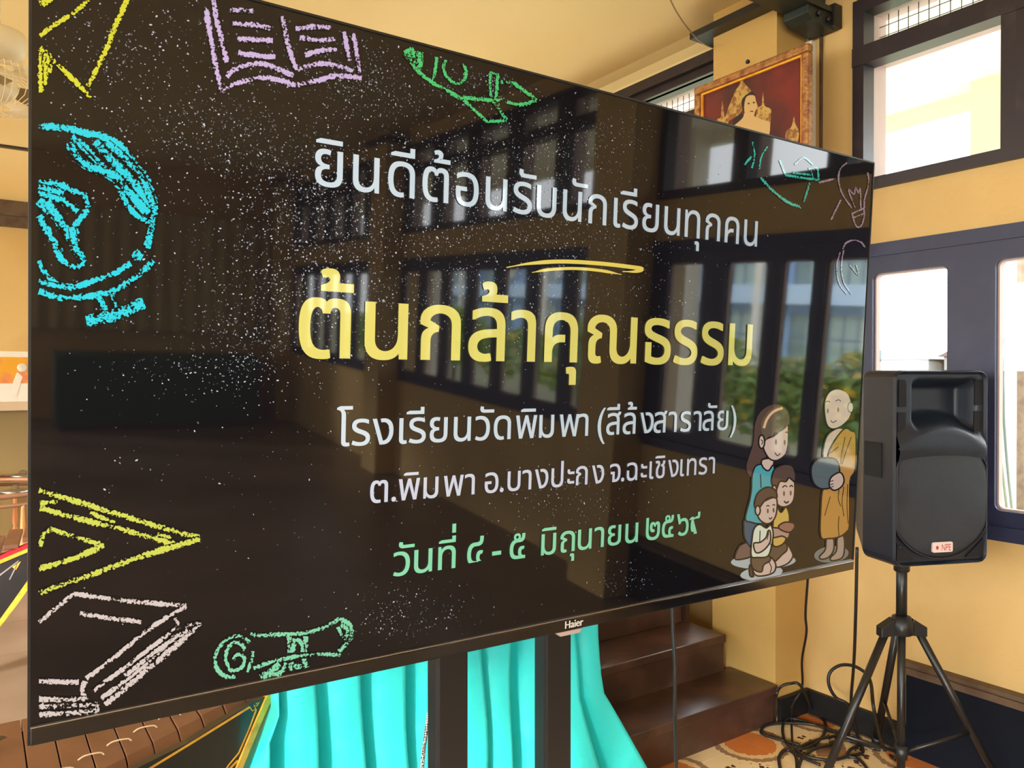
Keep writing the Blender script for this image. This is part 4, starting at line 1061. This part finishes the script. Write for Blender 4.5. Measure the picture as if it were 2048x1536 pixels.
# ------------------------------------------------------------------ objects seen in the narrow strip left of the television
# second, farther xylophone: dark end with red felt and gold edge
A2 = P(-120, 1160, 3.35); B2 = P(53, 1094, 3.5); n2 = Vector(((B2 - A2).y, -(B2 - A2).x, 0)).normalized()
x2 = empty('wooden_xylophone', (A2.x, A2.y, 0), label='far black and gold xylophone with red felt edge past the television left side', cat='instrument')
O2 = Vector((A2.x, A2.y, 0))
def q2(x, y, out=0): return onplane(x, y, A2 + n2 * out, n2) - O2
MB().prism([q2(-190, 1200), q2(120, 1078), q2(100, 1120), q2(30, 1210), q2(0, 1252), q2(-60, 1310), q2(-190, 1380)], n2 * -.03).build('side_board', M_lacq, x2)
MB().prism([q2(-190, 1190, .004), q2(120, 1062, .004), q2(120, 1070, .004), q2(-190, 1199, .004)], n2 * -.05).build('felt_strip', M_red, x2)
MB().prism([q2(-190, 1199, .008), q2(120, 1070, .008), q2(120, 1077, .008), q2(-190, 1208, .008)], n2 * -.05).build('gold_edge', M_gold, x2)
MB().prism([q2(112, 1100, .008), q2(36, 1207, .008), q2(0, 1254, .008), q2(-8, 1250, .008), q2(28, 1200, .008), q2(100, 1098, .008)], n2 * -.05).build('gold_edge', M_gold, x2)
MB().prism([q2(-40, 1178, .002), q2(38, 1120, .002), q2(36, 1124, .002), q2(-40, 1183, .002)], n2 * -.003).build('gold_inlay', M_silver, x2)
MB().prism([q2(24, 1134, .002), q2(42, 1122, .002), q2(38, 1130, .002), q2(32, 1140, .002)], n2 * -.003).build('gold_inlay', M_gold, x2)
MB().prism([q2(36, 1128, .002), q2(20, 1160, .002), q2(18, 1159, .002), q2(33, 1128, .002)], n2 * -.003).build('gold_inlay', M_silver, x2)
for k in range(5):
    c_ = q2(-70 + 38 * k, 1128 - 15 * k) ; dirx = (B2 - A2).normalized(); dirx.z = 0
    p0 = c_ + Vector((0, 0, .015)); a_ = dirx * .062
    MB().prism([p0, p0 + a_, p0 + a_ - n2 * .30 + Vector((0, 0, .02)), p0 - n2 * .30 + Vector((0, 0, .02))], (0, 0, -.02)).build('bar', M_bar, x2, bevel=.003)
MB().box(.50, .9, .05, .3, 0, .45).build('pedestal', M_lacq, x2)
# circle of bronze gongs on a cane frame
GCN = P(-40, 985, 5.3); RG = .62
gg = empty('gong_circle_frame', (GCN.x, GCN.y, 0), label='round cane frame with turned spindles standing before the olive cabinet', cat='instrument')
gz = P(20, 1000, 4.75).z
for rad, zz, rr_ in ((RG, gz, .016), (RG - .20, gz, .016), (RG, .05, .018), (RG - .20, .05, .018), (RG, gz - .06, .012)):
    MB().tube([(rad * math.cos(t), rad * math.sin(t), zz) for t in [2 * math.pi * k / 40 for k in range(41)]], rr_, 8, cap=False).build('cane_ring', M_rattan, gg)
for k in range(26):
    t = 2 * math.pi * k / 26; x, y = RG * math.cos(t), RG * math.sin(t)
    MB().lathe([(.010, .05), (.010, .09), (.022, .12), (.012, .16), (.026, .20), (.012, .24), (.020, .28), (.010, max(.30, gz - .08)), (.010, gz - .06)], (x, y, 0), (0, 0, 1), 10).build('spindle', M_orangewood, gg)
for k in range(14):
    t = 2 * math.pi * (k + .3) / 14
    loc = (GCN.x + (RG - .10) * math.cos(t), GCN.y + (RG - .10) * math.sin(t), gz + .016)
    if k == 0:
        g0 = MB().lathe([(.070, -.035), (.078, -.03), (.083, 0), (.080, .012), (.035, .016), (.026, .020), (.022, .034), (.010, .040)], (0, 0, 0), (0, 0, 1), 20).build('gong', M_bronze); gm = g0.data
    else:
        g0 = bpy.data.objects.new('gong', gm); COL.objects.link(g0)
    g0.location = loc
    tag(g0, 'bronze knobbed gong laid on the round cane frame', 'gong', 'bronze gongs on the cane circle')
# cabinet with ledge, picture on it
cab = empty('low_cabinet', (0, 7.45, 0), label='olive cabinet with a pale ledge against the far wall', cat='cabinet')
MB().box(-1.6, 1.05, -.18, .70, .06, 1.10).build('body', M_olive, cab)
MB().box(-1.65, 1.08, -.26, .74, 1.10, 1.165).build('top', mat('pale_ledge', (.70, .52, .33), .4), cab, bevel=.005)
MB().box(-1.65, 1.08, -.30, -.18, .0, .12).build('base_step', MATS['pale_ledge'], cab)
pf = empty('small_framed_picture', (.25, 7.33, 1.166), label='white bordered orange picture leaning on the ledge at the far left', cat='picture')
w0, h0 = .42, .40
MB().prism([(-.17, 0, 0), (.25, 0, 0), (.25, .08, h0), (-.19, .08, h0)], (0, .02, 0)).build('white_border', M_white, pf)
M_pic = mat('orange_print', (.85, .42, .03), .4, noise=((.80, .20, .16), 5, .45, .6))
MB().prism([(-.13, -.001 + .01, .04), (.22, -.001 + .01, .04), (.22, .069, h0 - .045), (-.145, .069, h0 - .045)], (0, .004, 0)).build('picture', M_pic, pf)
MB().prism([(-.02, .0, .05), (.02, .0, .05), (.07, .045, .22), (.03, .05, .25), (.0, .03, .16)], (0, .004, 0)).build('white_figure', M_white, pf)
MB().lathe([(.0, 0), (.035, 0), (.035, .004), (.0, .004)], (.06, .05, .27), (0, -1, .2), 14).build('white_figure', M_white, pf)
# orbit fan under the ceiling
fc = P(-8, 168, 3.05)
fan = empty('ceiling_fan', (fc.x, fc.y, fc.z), label='cream round caged fan hanging from the ceiling at the far left', cat='fan')
MB().tube([(0, 0, .12), (0, 0, ZC - fc.z)], .018, 10).build('rod', M_fan, fan)
MB().lathe([(.03, .10), (.09, .11), (.105, .15), (.10, .20), (.04, .22)], (0, 0, 0), (0, 0, 1), 24).build('canopy', M_fan, fan)
MB().lathe([(.02, -.06), (.06, -.055), (.075, -.02), (.07, .03), (.04, .06)], (0, 0, 0), (0, 0, 1), 24).build('motor', M_fan, fan)
MB().lathe([(.01, -.085), (.045, -.082), (.052, -.07), (.045, -.06)], (.01, -.02, -.03), (0, -.4, -1), 20).build('hub_cap', M_white, fan)
RF = .20
for k in range(48):
    t = 2 * math.pi * k / 48; c_, s_ = math.cos(t), math.sin(t)
    MB().tube([(c_ * .05, s_ * .05, -.09), (c_ * .12, s_ * .12, -.095), (c_ * .175, s_ * .175, -.07), (c_ * RF, s_ * RF, -.02), (c_ * .17, s_ * .17, .045), (c_ * .06, s_ * .06, .07)], .0016, 5).build('cage_wire', M_fan, fan)
MB().tube([(RF * math.cos(t), RF * math.sin(t), -.02) for t in [2 * math.pi * k / 40 for k in range(41)]], .004, 6, cap=False).build('cage_ring', M_fan, fan)
for k in range(3):
    t = 2 * math.pi * k / 3 + .4; c_, s_ = math.cos(t), math.sin(t)
    MB().prism([(c_ * .04 - s_ * .02, s_ * .04 + c_ * .02, -.02), (c_ * .17 - s_ * .07, s_ * .17 + c_ * .07, -.035), (c_ * .18 + s_ * .05, s_ * .18 - c_ * .05, .005), (c_ * .05 + s_ * .02, s_ * .05 - c_ * .02, .0)], (0, 0, .003)).build('blade', M_olive, fan)

# ------------------------------------------------------------------ behind the camera: seen only in the screen's reflection
mb = MB(); vs = []; nx = 120
for r in range(2):
    for i in range(nx + 1):
        x = -.4 + 3.0 * i / nx; vs.append((x, YF + .10 + .03 * math.sin(i * .9) + .012 * math.sin(i * 2.3), 2.35 - 1.35 * r))
mb.add(vs, [(i, i + 1, nx + 2 + i, nx + 1 + i) for i in range(nx)], True)
tag(mb.build('window_curtain', mat('beige_curtain', (.72, .58, .30), .8)), 'beige gathered curtain on the wall behind the camera', 'curtain')
bt = empty('cloth_covered_table', (1.2, YF + .7, 0), label='long table under a dark green cloth behind the camera', cat='table')
MB().box(-.9, 1.1, -.3, .3, .06, .78).build('cloth', mat('dark_green_cloth', (.015, .09, .06), .7), bt, bevel=.01)
MB().box(-.85, 1.05, -.27, .27, 0, .06).build('base', M_wood, bt)

# ------------------------------------------------------------------ outdoors
struct('trim_30', MB().box(XA + .15, 4.9, YF - 2, YB + 2, -.2, -.02), mat('terrace_concrete', (.82, .80, .76), .8), label='concrete terrace outside the window wall')
gr = MB().box(-60, 140, -120, 160, -.5, -.21).build('lawn', mat('grass', (.25, .26, .16), .9, noise=((.27, .27, .15), .6, .4, .7)), label='green lawn outside', kind='structure')
M_stucco = mat('cream_stucco', (.90, .87, .78), .8)
struct('trim_32', MB().box(-30, XL - .15, -30, 30, -.205, -.01), mat('bounce_yard', (.78, .72, .62), .8), label='unseen pale yard added to bounce light in through the open side')  # unseen bright ground, added to bounce daylight up to the ceiling
struct('trim_31', MB().box(XA + .15, 4.55, YF - 2, YB + 2, 2.90, 3.02).box(4.45, 4.55, YF - 2, YB + 2, 2.80, 2.90), M_stucco, label='cream terrace roof slab')
for y, lb in ((1.96, 'cream square terrace post outside the tall clerestory pane at the upper right'), (-2.3, 'cream square terrace post mirrored as a pale upright in the right half of the screen'), (-6.6, 'cream square terrace post at the far end behind the camera')):
    tag(MB().box(4.30, 4.46, y - .08, y + .08, -.02, 2.90).box(4.28, 4.48, y - .10, y + .10, -.02, .12).build('terrace_post', M_stucco), lb, 'post', 'terrace roof posts')
# blue school building across the lawn
bb = empty('school_building', (20, -16, -.2), label='long light blue building with green-grey windows across the lawn', cat='building')
M_blue = mat('light_blue_paint', (.34, .58, .95), .8); M_pale = mat('pale_blue_paint', (.52, .72, .97), .8); M_win = mat('greenish_panes', (.40, .56, .50), .2); M_dk = mat('shaded_blue', (.20, .30, .45), .8)
MB().box(1.2, 8, -24, 22, 0, 4.6).build('wall', M_blue, bb)
MB().box(0, 1.2, -24, 22, 2.35, 2.95).build('balcony', M_pale, bb)
MB().box(-.3, 8.3, -24.3, 22.3, 4.6, 4.8).build('roof', M_dk, bb)
for k in range(12):
    y = -23.5 + k * 4.05
    MB().box(-.05, .25, y - .15, y + .15, 0, 4.6).build('pillar', M_white, bb)
    for z in (.6, 3.0):
        w_ = MB()
        w_.box(1.12, 1.2, y + .5, y + 3.4, z, z + 1.5).build('window', M_win, bb)
        fbars = MB()
        for j in range(7): yy = y + .5 + j * 2.9 / 6; fbars.box(1.08, 1.13, yy - .025, yy + .025, z, z + 1.5)
        fbars.box(1.08, 1.13, y + .5, y + 3.4, z + .7, z + .76).build('window_bars', M_dk, bb)
    MB().box(.9, 1.2, y + 3.5, y + 3.9, 3.3, 3.8).build('air_conditioner', M_white, bb)
# flowering shrubs
M_leaf = mat('shrub_leaves', (.22, .42, .12), .6, noise=((.36, .52, .14), 6, .4, .6)); M_flower = mat('yellow_flowers', (.95, .68, .05), .6)
def shrub(x, y, h, w_, sd):
    r = random.Random(sd); e = empty('flowering_shrub', (x, y, -.2), label='leafy shrub with yellow flowers on the lawn outside', cat='shrub', group='flowering shrubs outside the windows')
    for nm, m_, n_, s_ in (('foliage', M_leaf, 1100, .07), ('flowers', M_flower, 260, .055)):
        mb = MB()
        for _ in range(n_):
            th = r.uniform(0, 6.283); ph_ = r.uniform(-.2, 1.5); rr_ = (r.random() ** .3) * (1 if nm == 'foliage' else 1.02)
            c_ = Vector((w_ * rr_ * math.cos(th) * math.cos(ph_), w_ * rr_ * math.sin(th) * math.cos(ph_), h * .5 + h * .5 * rr_ * math.sin(ph_)))
            a_ = Vector((r.uniform(-1, 1), r.uniform(-1, 1), r.uniform(-1, 1))).normalized() * s_; b__ = a_.cross(Vector((r.uniform(-1, 1), r.uniform(-1, 1), r.uniform(-1, 1)))).normalized() * s_ * .5
            mb.add([c_ - a_, c_ + b__, c_ + a_, c_ - b__], [(0, 1, 2, 3)])
        mb.build(nm, m_, e)
    MB().tube([(0, 0, 0), (0, 0, h * .6)], .04, 8).build('stem', M_moulding, e)
for i in range(12):
    shrub(6.9 + .5 * math.sin(i * 2.2), .6 - i * 1.32, 1.5 + .2 * math.sin(i * 1.7), .64, 40 + i)
# distant houses seen through the folding doors
def house(x, y, w_, d_, hw_, hr, wallc, roofc, label):
    e = empty('house', (x, y, -.2), label=label, cat='house')
    MB().box(-w_ / 2, w_ / 2, -d_ / 2, d_ / 2, 0, hw_).build('wall', wallc, e)
    MB().prism([(-w_ / 2 - .3, -d_ / 2 - .3, hw_), (-w_ / 2 - .3, d_ / 2 + .3, hw_), (-w_ / 2 - .3, 0, hw_ + hr)], (w_ + .6, 0, 0)).build('roof', roofc, e)
    for k in (-1, 1): MB().box(-w_ / 2 - .02, -w_ / 2 + .02, k * d_ / 4 - .4, k * d_ / 4 + .4, 1, 2).build('window', M_dk, e)
M_far = mat('far_house_wall', (.10, .10, .10), .8)
house(57, 33.5, 6, 9, 2.9, 1.1, M_far, mat('blue_roof', (.030, .050, .060), .8), 'far house with a low blue roof seen through the folding door')
house(58.5, 26.0, 5, 4.5, 3.1, 1.3, M_far, mat('red_roof', (.055, .028, .024), .8), 'far house with a red roof seen through the folding door')
# notice board on the terrace and plastic pipes near it
nb = empty('notice_board', (3.75, 1.50, 0), label='white notice board with coloured papers on the terrace behind the glass', cat='board')
MB().box(0, .02, -.55, .02, .75, 1.62).build('board', M_white, nb)
for x in (-.5, -.05): MB().box(.02, .05, x - .02, x + .02, -.02, 1.62).build('leg', M_silver, nb)
for i, (y0, y1, z0, z1, c_) in enumerate([(-.16, -.03, 1.40, 1.55, (.75, .55, .12)), (-.17, -.04, 1.18, 1.36, (.35, .55, .18)), (-.30, -.18, 1.2, 1.5, (.2, .45, .5)), (-.16, -.04, .95, 1.14, (.8, .4, .3)), (-.33, -.19, .85, 1.1, (.5, .7, .75))]):
    MB().box(-.003, 0, y0, y1, z0, z1).build('paper', mat('paper_%d' % i, c_, .7), nb)
for i, dx_ in enumerate((0, .03)):
    tag(MB().tube(catmull([P(2110 + i * 14, 690, 3.0) + Vector((0, 0, 2.898 - P(2110 + i * 14, 690, 3.0).z)), P(2108 + i * 14, 300, 3.0), P(2070 + i * 14, 560, 3.0), P(2000 + i * 14, 700, 3.0), P(1993 + i * 14, 800, 3.0), P(2000 + i * 12, 900, 3.0), P(2014 + i * 10, 1020, 3.02), P(2030 + i * 8, 1150, 3.05)]), .006, 8).build('hanging_hose', mat('hose_grey_%d' % i, (.30, .42, .45), .4)), ['grey-blue hose outside the right-hand door glass, the one bending nearer the speaker', 'grey-blue hose outside the right-hand door glass, the one farther from the speaker'][i], 'hose')
tb_ = empty('garden_tree', (8.5, 3.55, -.2), label='bare-stemmed tree outside the right-hand folding door', cat='tree')
MB().tube(catmull([(0, 0, 0), (.05, .02, 1.4), (-.05, .0, 2.6), (.1, .05, 4.2)]), .10, 10, r2=.05).build('trunk', M_moulding, tb_)
for i in range(8):
    z = 1.2 + i * .35; an = i * 2.1
    MB().tube([(0, 0, z), (.2 * math.cos(an), .2 * math.sin(an), z + .3), (.3 * math.cos(an), .3 * math.sin(an), z + .55)], .02, 6).build('branch', M_moulding, tb_)
